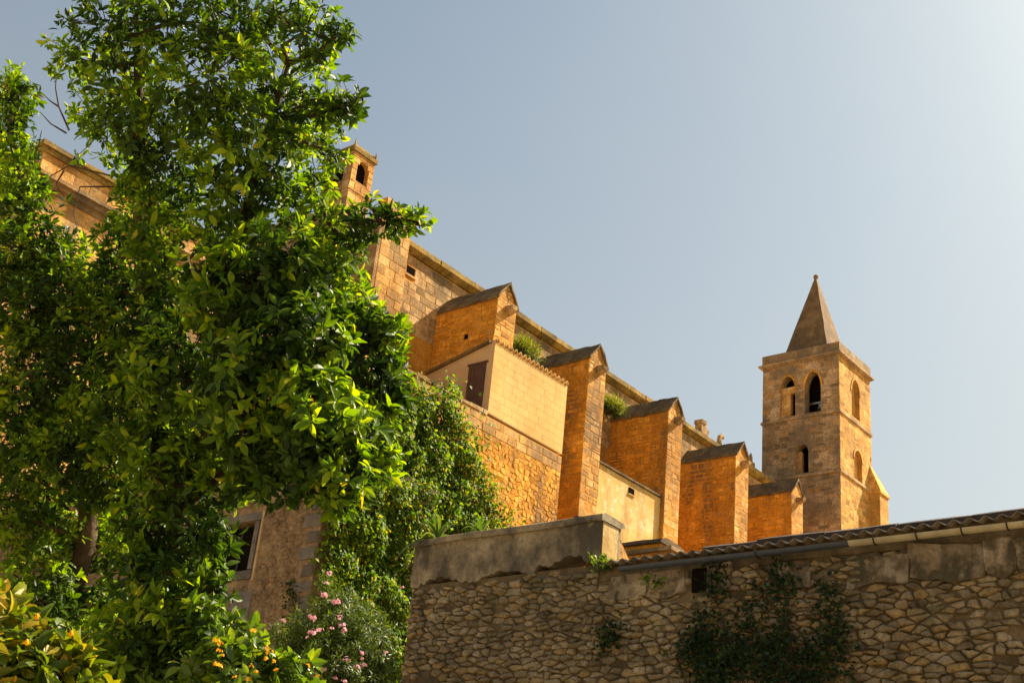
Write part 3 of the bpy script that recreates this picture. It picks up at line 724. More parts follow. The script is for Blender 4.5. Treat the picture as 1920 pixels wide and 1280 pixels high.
# ------------------------------------------------------------------ garden wall in front, with its shed roof and gutter
XW = 14.0
def build_front_wall():
    t = empty('garden_wall', 'shaded fieldstone garden wall with grey rendered parapet and mossy blocks', 'wall', (14.2, 8, 2))
    mb = MB(); mb.box(XW + .004, XW + .5, 1.5, 13.4, 1.0, 6.46); mb.build('wall_core', M['front_mortar'], t)
    core = t.children[0]; roughen(core, .3, .012)
    st = Stones(300)
    for c in voronoi((1.6, 13.4, 3.7, 6.46), .19, .08, .55):
        cu = sum(p[0] for p in c) / len(c); cv = sum(p[1] for p in c) / len(c)
        top = 6.40 if cu > 10.0 else 6.2
        if cv > top or (8.24 < cu < 8.64 and cv > 5.92): continue
        if cu > 11.2 and cv < 5.0 + .12 * math.sin(cu * 2) and random.random() < .8: continue
        if random.random() < .04: continue
        p = [(a + random.uniform(-.011, .011), b + random.uniform(-.009, .009)) for a, b in shrink_round(c, random.uniform(.003, .016), .15)]
        if p: st.add(p, FX(XW), random.uniform(.015, .065), .01, core, M['front_stone'], rnd=True, smooth=True)
    # big blocks under the eave
    y = 1.6
    while y < 9.95:
        L = random.uniform(.28, .6)
        if 8.2 < y + L and y < 8.62:
            if y < 8.2: L = 8.22 - y
            else: y = 8.64; continue
        z0, z1 = (5.82 + random.uniform(-.03, .03), 6.22 + random.uniform(-.05, .02)) if y < 7.7 else (5.93 + random.uniform(-.02, .03), 6.27)
        y1 = min(y + L, 9.95)
        if y1 - y > .06:
            ju = lambda a: random.uniform(-a, a)
            if random.random() < .78: mb = MB(); mb.prism([(y + ju(.03), z0 + ju(.05)), ((y + y1) / 2, z0 + ju(.06)), (y1 + ju(.02), z0 + ju(.06)), (y1 + ju(.03), (z0 + z1) / 2 + ju(.05)), (y1 + ju(.03), z1 + ju(.03)), (y + ju(.03), z1 + ju(.03))], 'x', XW - random.uniform(.05, .09), XW + .2); roughen(mb.build('block', M['front_block'], t), .06, .035, y * 3)
        y = y1
    st.finish()
    mb = MB(); mb.box(XW - .03, XW + .3, 8.33, 8.56, 5.95, 6.25); mb.build('drain_opening_shade', M['dark'], t)  # proud near-black block, the shade of a recess painted on
    mb = MB(); mb.box(XW - .04, XW + .2, 8.28, 8.34, 5.93, 6.3); mb.build('opening_jamb', M['quoin'], t)
    # earth-coloured dark band painting in the shade right under the gutter
    mb = MB(); mb.box(XW - .02, XW + .45, 1.5, 10.0, 6.22, 6.385, .004); roughen(mb.build('shade_band', M['front_mortar'], t), .12, .03, 5)
    # rendered parapet with ragged lower edge
    low = []; y = 13.43
    while y > 10.02: low.append((y, 6.47 + random.uniform(-.03, .03) + .05 * math.sin(y * 5) + (.10 if 10.3 < y < 11.1 else 0))); y -= random.uniform(.02, .07)
    poly = [(10.0, 7.08), (10.0, 6.42)] + low[::-1] + [(13.43, 7.05)]
    mb = MB(); mb.prism(poly, 'x', XW - .035, XW + .42); par = mb.build('parapet', M['parapet'], t)
    mb = MB(); mb.box(XW - .02, XW + .34, 9.985, 9.999, 6.45, 7.05); roughen(mb.build('sunlit_end_render', M['annex_plaster'], t), .1, .006, 2)  # paler plaster than the parapet: sunlight on this end put into its colour
    mb = MB(); mb.prism([(XW - .085, 7.05), (XW + .36, 7.05), (XW + .46, 7.10), (XW + .42, 7.15), (XW - .02, 7.17), (XW - .085, 7.14)], 'y', 9.97, 13.45); roughen(mb.build('coping', M['parapet'], t), .18, .018, 2)
    # broken rubble core spilling past the parapet end
    mb = MB(); mb.prism([(XW + .3, 6.2), (XW + .85, 6.2), (XW + .78, 6.62), (XW + .6, 6.85), (XW + .43, 7.02), (XW + .36, 7.0)], 'y', 10.03, 10.5); roughen(mb.build('broken_end', M['ashlar'], t), .12, .05, 8)
    # thin mortar line where the coping was
    return t
build_front_wall()

def build_shed():
    t = empty('shed_roof', 'corrugated lean-to roof with dark ridge caps behind the garden wall', 'roof', (15, 6.5, 2))
    mb = MB(); mb.box(XW + .52, 16.5, 1.6, 9.4, 1.5, 6.3); mb.build('shed_wall', M['front_mortar'], t)
    # corrugated sheets, each about 1.05 m wide
    y = 1.6; k = 0
    while y < 9.9:
        y1 = min(y + .98, 9.95); n = int((y1 - y) / .022); vs = []; fs = []; dz = random.uniform(0, .012)
        for i in range(n + 1):
            yy = y + (y1 - y) * i / n; zz = .026 * math.cos(2 * math.pi * yy / .177)
            for xx, z in ((13.84, 6.425), (15.15, 6.60)):
                for th in (0, -.008): vs.append((xx, yy, z + zz + dz + th))
        for i in range(n):
            a, b = i * 4, i * 4 + 4
            fs += [(a, a + 2, b + 2, b), (a + 1, b + 1, b + 3, a + 3), (a, b, b + 1, a + 1)]
        mesh_obj('roof_sheet', vs, fs, M['sheet'], t, True); y = y1; k += 1
    y = 1.6
    while y < 9.0:
        y1 = min(y + random.uniform(.8, 1.0), 9.03); z = 6.90 + random.uniform(-.02, .015)
        mb = MB(); mb.prism([(14.98, 6.58), (14.98, z - .02), (15.06, z + .02), (15.2, z + .02), (15.28, z - .03), (15.28, 6.58)], 'y', y + .008, y1)
        roughen(mb.build('ridge_cap', M['ridge'], t), .15, .012, y); y = y1
    mb = MB(); mb.prism([(15.25, 6.6), (15.25, 6.66), (16.6, 6.3), (16.6, 6.24)], 'y', 1.6, 9.0); mb.build('rear_slope', M['sheet'], t)
    g = empty('roof_gutter', 'half-round rain gutter, dark on the left and cream on the right, under corrugated roof', 'gutter', (13.8, 6, 6.3))
    yb = on_x(1592, 1010, 13.78)[1]
    def half(y0, y1, mat, r=.058):
        seg = 9; vs = []
        for y in (y0, y1):
            for rr in (r, r * .88):
                for q in range(seg):
                    a = math.pi + math.pi * q / (seg - 1); vs.append((13.79 + math.cos(a) * rr, y, 6.31 + math.sin(a) * rr))
        f = []
        for q in range(seg - 1):
            f += [(q, q + 1, 2 * seg + q + 1, 2 * seg + q), (seg + q + 1, seg + q, 3 * seg + q, 3 * seg + q + 1)]
            f += [(q + 1, q, seg + q, seg + q + 1), (2 * seg + q, 2 * seg + q + 1, 3 * seg + q + 1, 3 * seg + q)]
        f += [(0, 2 * seg, 3 * seg, seg), (seg - 1, 2 * seg - 1, 4 * seg - 1, 3 * seg - 1)]
        return mesh_obj('gutter_length', vs, f, mat, g, False)
    half(8.2, 9.52, M['gutter_dark']); half(yb, 8.196, M['gutter_dark'], .057); half(yb - 2.0, yb - .004, M['gutter_cream'], .059); half(1.6, yb - 2.004, M['gutter_cream'], .058)
    mb = MB(); mb.prism([(13.79 + math.cos(math.pi + math.pi * q / 8) * .06, 6.31 + math.sin(math.pi + math.pi * q / 8) * .06) for q in range(9)], 'y', 9.52, 9.535); mb.build('end_cap', M['gutter_dark'], g)
    for px in (1640, 1720, 1805, 1891, 1420):
        y = on_x(px, 1000, 13.78)[1]
        mb = MB(); mb.tube([(13.79 + math.cos(a) * .066, y, 6.31 + math.sin(a) * .066) for a in np.linspace(math.pi * .95, math.pi * 2.0, 9)] + [(13.99, y, 6.35)], .009, 5); mb.build('bracket', M['bracket'], g)
build_shed()

def build_stubs():
    a, b = on_x(1176, 1014, 16.2), on_x(1240, 1010, 16.2)
    t = empty('wall_pier', 'short rounded masonry pier above the gutter beside the broken parapet', 'wall', (16.6, (a[1] + b[1]) / 2, 4))
    zt = (a[2] + b[2]) / 2; y0, y1 = b[1], a[1] + .7
    mb = MB(); mb.box(16.2, 16.75, y0, y1, 1.5, zt - .07, .01); roughen(mb.build('pier_body', M['rubble'], t), .15, .02, 4)
    mb = MB(); mb.prism([(16.12, zt - .08), (16.85, zt - .08), (16.8, zt - .03), (16.6, zt + .01), (16.3, zt + .02), (16.15, zt - .02)], 'y', y0 - .04, y1); roughen(mb.build('rounded_top', M['mossroof'], t), .15, .015, 2)
    a, b = on_x(1196, 1030, 15.8), on_x(1262, 1023, 15.8)
    t = empty('low_wall', 'low brick wall end with a thin slab on top just behind the gutter', 'wall', (16, (a[1] + b[1]) / 2, 4))
    zt = (a[2] + b[2]) / 2; y0, y1 = b[1], a[1] + .6
    mb = MB(); mb.box(15.82, 16.1, y0 + .04, y1, 1.5, zt - .06); mb.build('wall_body', M['ochre_mortar'], t)
    st = Stones(60); courses(st, FX(15.82), rect(y0 + .04, y1, zt - .6, zt - .065), t.children[0], M['rubble'], (.12, .16), (.2, .34), .015, (.01, .02), .008); st.finish()
    mb = MB(); mb.box(15.76, 16.2, y0, y1, zt - .06, zt); roughen(mb.build('slab', M['nave'], t), .15, .01, 6)
    p = on_x(1083, 972, 14.2)
    t = empty('vent_pipe', 'small dark pipe stub standing on the grey parapet', 'pipe', (p[0], p[1], 7.14))
    mb = MB(); mb.tube([(p[0], p[1], 7.1), (p[0], p[1], 7.24)], .045, 10); mb.build('pipe', M['bracket'], t)
    mb = MB(); mb.tube([(p[0], p[1], 7.24), (p[0], p[1], 7.255), (p[0], p[1], 7.27)], [.058, .055, .02], 10); mb.build('cap', M['bracket'], t)
build_stubs()

# ------------------------------------------------------------------ foliage
def leaf_template(width=.42, fold=.10, bend=.18, cheap=False):
    w = width / 2
    if cheap:
        v = np.array([(0, 0, 0), (.45, w, fold), (.45, -w, fold), (.5, 0, 0), (1, 0, -bend)], float)
        f = np.array([(0, 3, 1), (3, 4, 1), (0, 2, 3), (3, 2, 4)])
    else:
        us = [.0, .22, .5, .78, 1.0]; ws = [.0, .72, 1.0, .62, .0]
        mid = [(u, 0, -bend * u * u) for u in us]
        L = [(u, w * k, -bend * u * u + fold * k) for u, k in zip(us[1:4], ws[1:4])]; R = [(x, -y, z) for x, y, z in L]
        v = np.array(mid + L + R, float)                      # 0-4 midrib, 5-7 left, 8-10 right
        f = np.array([(0, 1, 5), (1, 2, 6), (1, 6, 5), (2, 3, 7), (2, 7, 6), (3, 4, 7), (0, 8, 1), (1, 9, 2), (1, 8, 9), (2, 10, 3), (2, 9, 10), (3, 10, 4)])
    return v, f
def unit(a): return a / np.maximum(np.linalg.norm(a, axis=-1, keepdims=True), 1e-9)
def leaf_frames(D, Nr):
    D = unit(D); S = unit(np.cross(Nr, D)); Nn = np.cross(D, S); return D, S, Nn
def leaves_to_mesh(name, P, D, Nr, L, tmpl, mats, matidx=None):
    v, f = tmpl; D, S, Nn = leaf_frames(D, Nr)
    V = P[:, None, :] + L[:, None, None] * (v[None, :, 0:1] * D[:, None, :] + v[None, :, 1:2] * S[:, None, :] + v[None, :, 2:3] * Nn[:, None, :])
    n, k = len(P), len(v)
    F = f[None] + (np.arange(n) * k)[:, None, None]
    mi = None if matidx is None else np.repeat(matidx, len(f))
    return np_mesh(name, V.reshape(-1, 3), F.reshape(-1, f.shape[1]), mats, mi, smooth=False)
def leaf_objects(parent, P, D, Nr, L, tmpl, mat, name='leaf'):
    v, f = tmpl; D, S, Nn = leaf_frames(D, Nr)
    m = np_mesh(name, v, f, [mat], smooth=True)
    for p, d, s, n, l in zip(P, D, S, Nn, L):
        o = bpy.data.objects.new(name, m); col.objects.link(o); set_parent(o, parent)
        o.matrix_basis = Matrix(((d[0] * l, s[0] * l, n[0] * l, p[0]), (d[1] * l, s[1] * l, n[1] * l, p[1]), (d[2] * l, s[2] * l, n[2] * l, p[2]), (0, 0, 0, 1)))
def proj_np(P):
    c = (P - CAM) @ RC; return np.stack([CX + FPX * c[:, 0] / -c[:, 2], CY - FPX * c[:, 1] / -c[:, 2], -c[:, 2]], 1)

def sprigs(pos, axis, k=8, L=.13, spread=(30, 95), lvar=.42, droop=.25):
    """a whorl of k leaves at the end of each twig"""
    n = len(pos); axis = unit(axis)
    ref = np.where(np.abs(axis[:, 2:3]) < .9, np.array([[0, 0, 1.0]]), np.array([[1.0, 0, 0]]))
    U = unit(np.cross(axis, ref)); W = np.cross(axis, U)
    ph0 = rng.uniform(0, 6.28, n)
    P, D, Nr, LL = [], [], [], []
    for j in range(k):
        th = np.radians(rng.uniform(*spread, n)); ph = ph0 + j * 2.4 + rng.normal(0, .25, n)
        rad = U * np.cos(ph)[:, None] + W * np.sin(ph)[:, None]
        d = axis * np.cos(th)[:, None] + rad * np.sin(th)[:, None]; d[:, 2] -= droop * rng.uniform(0, 1, n); d = unit(d)
        ll = L * rng.uniform(1 - lvar, 1 + lvar, n)
        P.append(pos + axis * rng.uniform(-.5, .1, n)[:, None] * L + d * .12 * L); D.append(d); LL.append(ll)
        nr = axis * np.sin(th)[:, None] - rad * np.cos(th)[:, None] + rng.normal(0, .25, (n, 3)); nr[:, 2] += .25; Nr.append(nr)
    return np.concatenate(P), np.concatenate(D), np.concatenate(Nr), np.concatenate(LL)

def lobe_points(lobes, dens, surf=.42, sq=1.0):
    pos, ax, cen = [], [], []
    for (px, py, r, d) in lobes:
        c = at(px, py, d); R = r * d / FPX; n = max(3, int(dens * math.pi * R * R))
        v = unit(rng.normal(size=(n, 3))); rr = R * rng.uniform(0.02, 1, n) ** surf * rng.uniform(.85, 1.12, n)
        pos.append(c + v * rr[:, None]); a = v * .9 + np.array([0, 0, .35]) + rng.normal(0, .45, (n, 3)); ax.append(a); cen.append(np.repeat(c[None], n, 0))
    return np.concatenate(pos), np.concatenate(ax), np.concatenate(cen)

def twig_mesh(name, A, B, r0, r1, mat, parent):
    """three-sided tapering twigs with a slight bow"""
    n = len(A); d = unit(B - A); ref = np.where(np.abs(d[:, 2:3]) < .9, np.array([[0, 0, 1.0]]), np.array([[1.0, 0, 0]]))
    U = unit(np.cross(d, ref)); W = np.cross(d, U); mid = (A + B) / 2 + rng.normal(0, .05, (n, 3)) * np.linalg.norm(B - A, axis=1, keepdims=True)
    rows = []
    for C, r in ((A, r0), (mid, (r0 + r1) / 2), (B, r1)):
        for k in range(3):
            a = 2.094 * k; rows.append(C + (U * math.cos(a) + W * math.sin(a)) * r)
    V = np.stack(rows, 1); f = np.array([(i * 3 + k, i * 3 + (k + 1) % 3, (i + 1) * 3 + (k + 1) % 3, (i + 1) * 3 + k) for i in range(2) for k in range(3)])
    F = f[None] + (np.arange(n) * 9)[:, None, None]
    return link(name, np_mesh(name, V.reshape(-1, 3), F.reshape(-1, 4), [mat], None, True), parent)

def build_tree(name, label, lobes, limbs, mats, leafL, dens, tmpl, nparts=300, extra=None):
    base = limbs[0][0]
    t = empty(name, label, 'tree', base[0] if isinstance(base[0], (list, tuple, np.ndarray)) else base)
    allp = []
    for i, (pts, rads) in enumerate(limbs):
        P = [Vector(map(float, p)) for p in pts]
        # smooth the limb with a few intermediate points
        Q = []; Rr = []
        for a in range(len(P) - 1):
            p0, p1, p2, p3 = P[max(a - 1, 0)], P[a], P[a + 1], P[min(a + 2, len(P) - 1)]
            for k in range(5):
                s = k / 5; Q.append(.5 * ((2 * p1) + (p2 - p0) * s + (2 * p0 - 5 * p1 + 4 * p2 - p3) * s * s + (3 * p1 - p0 - 3 * p2 + p3) * s ** 3)); Rr.append(rads[a] + (rads[a + 1] - rads[a]) * s)
        Q.append(P[-1]); Rr.append(rads[-1])
        mb = MB(); mb.tube(Q, Rr, 9); mb.build('trunk' if i == 0 else 'limb', M['bark'], t, True)
        allp += [(np.array(q), r) for q, r in zip(Q, Rr)]
    AP = np.array([p for p, r in allp])
    # a branch from the nearest limb point to the heart of every lobe
    A, B = [], []
    for (px, py, r, d) in lobes:
        c = at(px, py, d); dd = np.linalg.norm(AP - c, axis=1) + np.maximum(0, AP[:, 2] - c[2]) * 1.5; A.append(AP[np.argmin(dd)]); B.append(c)
    for a, b in zip(A, B):
        if np.linalg.norm(b - a) > .05: mb = MB(); mb.tube([a, (a + b) / 2 + rng.normal(0, .05, 3), b], [.030, .02, .01], 6); mb.build('branch', M['bark'], t, True)
    pos, ax, cen = lobe_points(lobes, dens)
    keep = rng.uniform(size=len(pos)) < np.clip(.62 + (proj_np(pos)[:, 1] - 250) / 700, .62, 1); pos, ax, cen = pos[keep], ax[keep], cen[keep]
    sel = rng.uniform(size=len(pos)) < .35
    o = twig_mesh('twigs', (cen + (pos - cen) * rng.uniform(.1, .5, (len(pos), 1)))[sel], pos[sel], .006, .003, M['bark'], t); o['kind'] = 'stuff'
    P, D, Nr, L = sprigs(pos, ax, 8, leafL)
    L = L * np.clip(1 + (11.6 - np.linalg.norm(P - CAM, axis=1)) * .25, .85, 1.22)
    s = proj_np(P); inside = (s[:, 0] > 10) & (s[:, 0] < 1910) & (s[:, 1] > 10) & (s[:, 1] < 1270)
    score = np.where(inside, L / s[:, 2] * rng.uniform(.8, 1.2, len(L)), 0) * np.where(s[:, 2] < np.median(s[:, 2]), 1.5, 1)
    big = np.argsort(-score)[:nparts]; rest = np.setdiff1d(np.arange(len(L)), big)
    # bright and dark sprigs in noise patches: sunlit and shaded clumps put into colour
    from mathutils import noise as mn
    lit_sprig = np.array([mn.noise(Vector(p) * 1.9) for p in pos]) + rng.normal(0, .16, len(pos)) > -.04
    mi = np.where(np.tile(lit_sprig, 8)[rest], 0, 1)
    c = link('crown', leaves_to_mesh('crown', P[rest], D[rest], Nr[rest], L[rest], tmpl, mats, mi), t); c['kind'] = 'stuff'
    yb = np.tile(lit_sprig, 8)[big]
    for k in (0, 1): q = big[yb == (k == 0)]; leaf_objects(t, P[q], D[q], Nr[q], L[q], tmpl, M['leaf'] if k == 0 else M['leaf2'])
    return t

LT = leaf_template(.44, .09, .2)
def gp(px, py, d):
    p = at(px, py, d); return np.array([p[0], p[1], ground_z(p[0], p[1]) - .1])
D0 = 11.8
main_lobes = [(200, 50, 95, 12.6), (320, 40, 105, 12.2), (450, 40, 105, 12.4), (570, 60, 80, 12.0), (630, 70, 42, 11.8), (140, 110, 58, 12.8), (250, 160, 105, 12.4),
    (390, 150, 110, 11.8), (520, 170, 105, 12.2), (620, 200, 62, 11.8), (655, 190, 34, 11.6), (200, 235, 80, 12.8), (330, 270, 110, 12.2), (470, 280, 110, 11.6), (580, 270, 78, 12.2), (630, 290, 36, 12),
    (320, 390, 88, 12.4), (440, 400, 105, 11.9), (550, 390, 80, 12.3), (235, 350, 40, 12.8), (600, 370, 40, 12), (205, 470, 50, 12.6), (230, 420, 36, 12.6), (210, 545, 60, 12.5), (275, 440, 55, 11.9), (265, 330, 50, 11.9), (285, 500, 50, 11.9), (250, 250, 60, 11.9),
    (650, 425, 48, 11.8), (705, 405, 46, 11.7), (750, 410, 36, 11.6), (785, 412, 22, 11.5),
    (520, 510, 105, 11.4), (625, 500, 78, 11.8), (420, 550, 105, 11.2), (640, 600, 88, 11.5), (715, 625, 52, 11.4), (560, 650, 110, 10.9), (310, 560, 90, 12.4),
    (690, 710, 75, 11.2), (742, 690, 36, 11.3), (748, 610, 28, 11.4), (740, 745, 34, 11.2), (600, 780, 105, 10.6), (470, 740, 120, 10.8), (340, 700, 110, 11.6), (285, 600, 60, 11.9), (280, 690, 70, 11.9), (265, 800, 70, 11.9), (640, 880, 75, 10.6), (590, 900, 40, 10.7), (470, 900, 40, 11.0), (690, 860, 55, 11.0), (660, 925, 40, 10.8), (720, 870, 40, 11.2), (625, 945, 24, 10.8), (530, 860, 85, 10.8), (420, 860, 85, 11.4), (700, 800, 55, 11),
    (330, 850, 110, 11.8), (400, 1010, 48, 11.2), (310, 1000, 105, 11.6), (400, 1100, 40, 11.0), (300, 1130, 105, 11.2), (380, 1180, 60, 10.8), (240, 1240, 110, 11.4), (350, 1270, 80, 11)]
left_lobes = [(10, 170, 52, 13.6), (25, 190, 45, 13.0), (40, 200, 34, 13.4), (25, 270, 45, 12.9), (30, 340, 50, 12.8), (15, 260, 55, 13.4), (20, 330, 60, 13.4), (50, 390, 62, 13.2), (20, 470, 90, 13.0), (110, 480, 62, 13.0), (150, 560, 80, 12.8), (50, 580, 100, 12.8), (200, 630, 95, 12.6),
    (80, 700, 110, 12.6), (210, 760, 105, 12.2), (40, 830, 110, 12.8), (140, 850, 95, 12.4), (230, 900, 90, 12.6), (30, 960, 90, 12.8), (100, 1010, 70, 13.0), (200, 1010, 70, 13.2), (60, 1110, 80, 12.6), (170, 1150, 75, 13.0), (120, 1240, 90, 12.4)]
tb = gp(330, 1290, 12.0)
fork = at(318, 1010, 12.0)
build_tree('tree', 'large glossy-leaved tree with bright green crown rising above the church', main_lobes,
    [([tb, tb * .5 + at(320, 1200, 12) * .5, at(322, 1130, 12), fork, at(290, 700, 12.2), at(268, 480, 12.3), at(262, 300, 12.4), at(258, 120, 12.5), at(255, 20, 12.5)], [.17, .16, .15, .14, .10, .085, .06, .035, .015]),
     ([fork, at(360, 800, 11.9), at(415, 590, 11.8), at(452, 440, 11.9), at(490, 300, 12.0), at(540, 120, 12.1)], [.11, .09, .075, .06, .045, .015]),
     ([at(415, 590, 11.8), at(500, 540, 11.7), at(600, 470, 11.8), at(700, 425, 11.7), at(752, 412, 11.6)], [.06, .04, .025, .013, .004]),
     ([at(300, 860, 12.1), at(430, 800, 11.3), at(560, 740, 11.0), at(680, 660, 11.3)], [.08, .06, .04, .015]),
     ([at(318, 980, 12), at(400, 900, 11.4), at(530, 845, 10.9), at(640, 830, 10.6)], [.05, .04, .03, .012])],
    [M['leaf'], M['leaf2']], .090, 225, LT, 300)
lb = gp(95, 1290, 13.2)
build_tree('tree', 'darker tree at the left edge with leaning bare trunk', left_lobes,
    [([lb, at(100, 1240, 13.1), at(140, 1090, 13.0), at(165, 985, 12.9), at(150, 800, 12.9), at(90, 600, 13), at(45, 400, 13.2), at(15, 200, 13.4)], [.14, .12, .10, .09, .075, .06, .04, .012]),
     ([at(150, 800, 12.9), at(190, 650, 12.8), at(160, 540, 12.8)], [.05, .04, .012])],
    [M['leaf'], M['leaf2']], .090, 270, LT, 220)

# ------------------------------------------------------------------ ivy
def in_poly(P, poly):
    x, y = P[:, 0], P[:, 1]; r = np.zeros(len(P), bool); n = len(poly)
    for i in range(n):
        (x0, y0), (x1, y1) = poly[i], poly[(i + 1) % n]
        c = ((y0 > y) != (y1 > y)) & (x < (x1 - x0) * (y - y0) / (y1 - y0 + 1e-12) + x0); r ^= c
    return r
def clumpy(n, poly, clump, spread):
    """points inside polygon, gathered in clumps"""
    a = np.array(poly); lo, hi = a.min(0), a.max(0); out = []; cnt = 0
    while cnt < n:
        c = rng.uniform(lo, hi, (400, 2)); c = c[in_poly(c, poly)]
        if not len(c): continue
        q = (c[:, None] + rng.normal(0, spread, (len(c), clump, 2))).reshape(-1, 2); out.append(q); cnt += len(q)
    return np.concatenate(out)[:n]
def ivy(name, label, frame, polys, n, leafL, depth, mat, stems, group=None, vary=1.0):
    O, U, V, Nn = [np.asarray(k, float) for k in frame]
    base = O + U * polys[0][0][0] + V * min(p[1] for p in polys[0])
    t = empty(name, label, 'ivy', base, group)
    uv = []; A = [abs(area(p)) for p in polys]
    for p, a in zip(polys, A): uv.append(clumpy(int(n * a / sum(A)), p, 14, leafL * 1.7))
    uv = np.concatenate(uv); m = len(uv)
    from mathutils import noise as mn
    bulge = np.array([.5 + .5 * mn.noise(Vector((u / (leafL * 6), v / (leafL * 6), 0))) for u, v in uv])
    dep = depth * bulge * vary * rng.uniform(.15, 1.0, m) + .03
    P = O + uv[:, :1] * U + uv[:, 1:] * V + dep[:, None] * Nn
    D = rng.normal(0, .55, (m, 3)) + np.array([0, 0, -.6]) + Nn * .45
    Nr = Nn * .7 + np.array(SUNV) * .8 + rng.normal(0, .45, (m, 3))
    L = leafL * rng.uniform(.6, 1.3, m)
    f = link('foliage', leaves_to_mesh('foliage', P, D, Nr, L, leaf_template(.8, .06, .15, True), [mat]), t); f['kind'] = 'stuff'
    for pts in stems:
        mb = MB(); mb.tube([O + U * u + V * v + Nn * .03 for u, v in pts], list(np.linspace(.02, .006, len(pts)) * (leafL / .07)), 5); mb.build('stem', M['bark'], t)
    return t
def PY(pts, Y): return [tuple(on_y(a, b, Y)[[0, 2]]) for a, b in pts]
def PX(pts, X): return [tuple(on_x(a, b, X)[[1, 2]]) for a, b in pts]
ivy('ivy', 'sunlit ivy mass covering the orange terrace wall below the house', FY(35.98),
    [PY([(600, 700), (720, 720), (780, 735), (815, 770), (862, 805), (885, 850), (885, 905), (912, 950), (935, 988), (850, 1060), (560, 1100)], 35.98),
     PY([(815, 725), (832, 725), (836, 790), (818, 790)], 35.98)], 36000, .19, 2.0, M['ivy'],
    [PY([(700, 1050), (730, 900), (760, 800), (825, 735)], 35.98)])
ivy('ivy', 'dark ivy curtain hanging over the rubble house corner above pink flowers', FY(22.85),
    [PY([(600, 900), (800, 900), (800, 1290), (580, 1290), (585, 1230), (610, 1180), (590, 1050), (612, 1000)], 22.85)], 20000, .115, .9, M['ivy'],
    [PY([(640, 1280), (650, 1100), (680, 950)], 22.85), PY([(720, 1280), (715, 1100), (700, 950)], 22.85)])
ivy('ivy', 'thin green vine climbing the rubble house wall beside the quoins', FX(20.45),
    [PX([(540, 1090), (548, 1085), (556, 1120), (566, 1180), (560, 1215), (545, 1200)], 20.45)], 260, .09, .12, M['ivy_dark'], [PX([(556, 1210), (554, 1140), (543, 1095)], 20.45)])
ivy('ivy', 'dark blue-green ivy spreading over the shaded garden wall under the gutter', FX(13.96),
    [PX([(1290, 1190), (1315, 1150), (1335, 1150), (1350, 1200), (1400, 1190), (1430, 1215), (1470, 1180), (1500, 1215), (1550, 1170), (1575, 1165), (1595, 1220), (1590, 1290), (1320, 1290), (1285, 1230)], 13.96),
     PX([(1336, 1064), (1354, 1060), (1356, 1130), (1326, 1150)], 13.96), PX([(1455, 1040), (1475, 1036), (1485, 1100), (1475, 1190), (1462, 1180)], 13.96),
     PX([(1545, 1100), (1560, 1090), (1590, 1180), (1560, 1200)], 13.96), PX([(1400, 1110), (1415, 1105), (1425, 1190), (1400, 1190)], 13.96), PX([(1130, 1180), (1165, 1180), (1160, 1210), (1128, 1225)], 13.96)],
    3600, .062, .13, M['ivy_dark'], [PX([(1290, 1285), (1270, 1230), (1285, 1200)], 13.96), PX([(1500, 1290), (1480, 1180), (1466, 1050)], 13.96), PX([(1620, 1250), (1590, 1265), (1560, 1270)], 13.96), PX([(1400, 1290), (1370, 1200), (1330, 1075)], 13.96)])

# ------------------------------------------------------------------ shrubs and small plants
def stem_set(t, A, B, r, mat=None):
    o = twig_mesh('stems', np.array(A), np.array(B), r, r * .4, mat or M['bark'], t); o['kind'] = 'stuff'; return o

def build_agave(px, py, X, label, n, L, seed):
    rs = np.random.default_rng(seed); c = np.array([px, py, X])
    t = empty('agave', label, 'plant', c)
    mb = MB(); mb.tube([c - np.array([0, 0, .25]), c + np.array([0, 0, .02])], [.07, .06], 8); mb.build('root_stem', M['bark'], t)
    for k in range(n):
        a = 2.4 * k + rs.uniform(-.3, .3); el = math.radians(rs.uniform(5, 75)); l = L * rs.uniform(.7, 1.15)
        d = np.array([math.cos(a) * math.cos(el), math.sin(a) * math.cos(el), math.sin(el)]); side = np.cross(d, [0, 0, 1]); side /= np.linalg.norm(side); up = np.cross(side, d)
        vs = []; fs = []; seg = 7
        for i in range(seg + 1):
            s = i / seg; w = .030 * (1 - s ** 2.2) * (.65 + .6 * math.sin(min(1, s * 1.6) * 1.57)) + .002
            p = c + d * l * s + np.array([0, 0, -1]) * l * (.75 * math.cos(el) + .1) * s ** 2.3
            vs += [p + side * w + up * w * .35, p - up * .012 * (1 - s), p - side * w + up * w * .35]
        for i in range(seg):
            b = i * 3; fs += [(b, b + 1, b + 4, b + 3), (b + 1, b + 2, b + 5, b + 4)]
        mesh_obj('leaf', vs, fs, M['agave'], t, True)
build_agave(14.2, 13.2, 7.2, 'agave with long arching leaves hanging off the parapet end, over the ivy', 22, .72, 3)
build_agave(14.2, 12.35, 7.18, 'smaller yellowish agave on top of the grey parapet', 14, .46, 8)

def flower_cluster(t, c, r, mat, k=9, name='flower_cluster'):
    """a head of small five-petal flowers"""
    P, D, Nr, L = [], [], [], []
    for i in range(k):
        v = rng.normal(size=3); v /= np.linalg.norm(v); v[2] = abs(v[2]); f = c + v * r * rng.uniform(.4, 1)
        ref = np.cross(v, [.3, .5, .8]); ref /= np.linalg.norm(ref); w = np.cross(v, ref)
        for q in range(5):
            a = q * 1.2566; d = ref * math.cos(a) + w * math.sin(a) + v * .25; P.append(f); D.append(d); Nr.append(v); L.append(r * .5)
    return link(name, leaves_to_mesh(name, np.array(P), np.array(D), np.array(Nr), np.array(L), leaf_template(.8, .05, .1, True), [mat]), t)

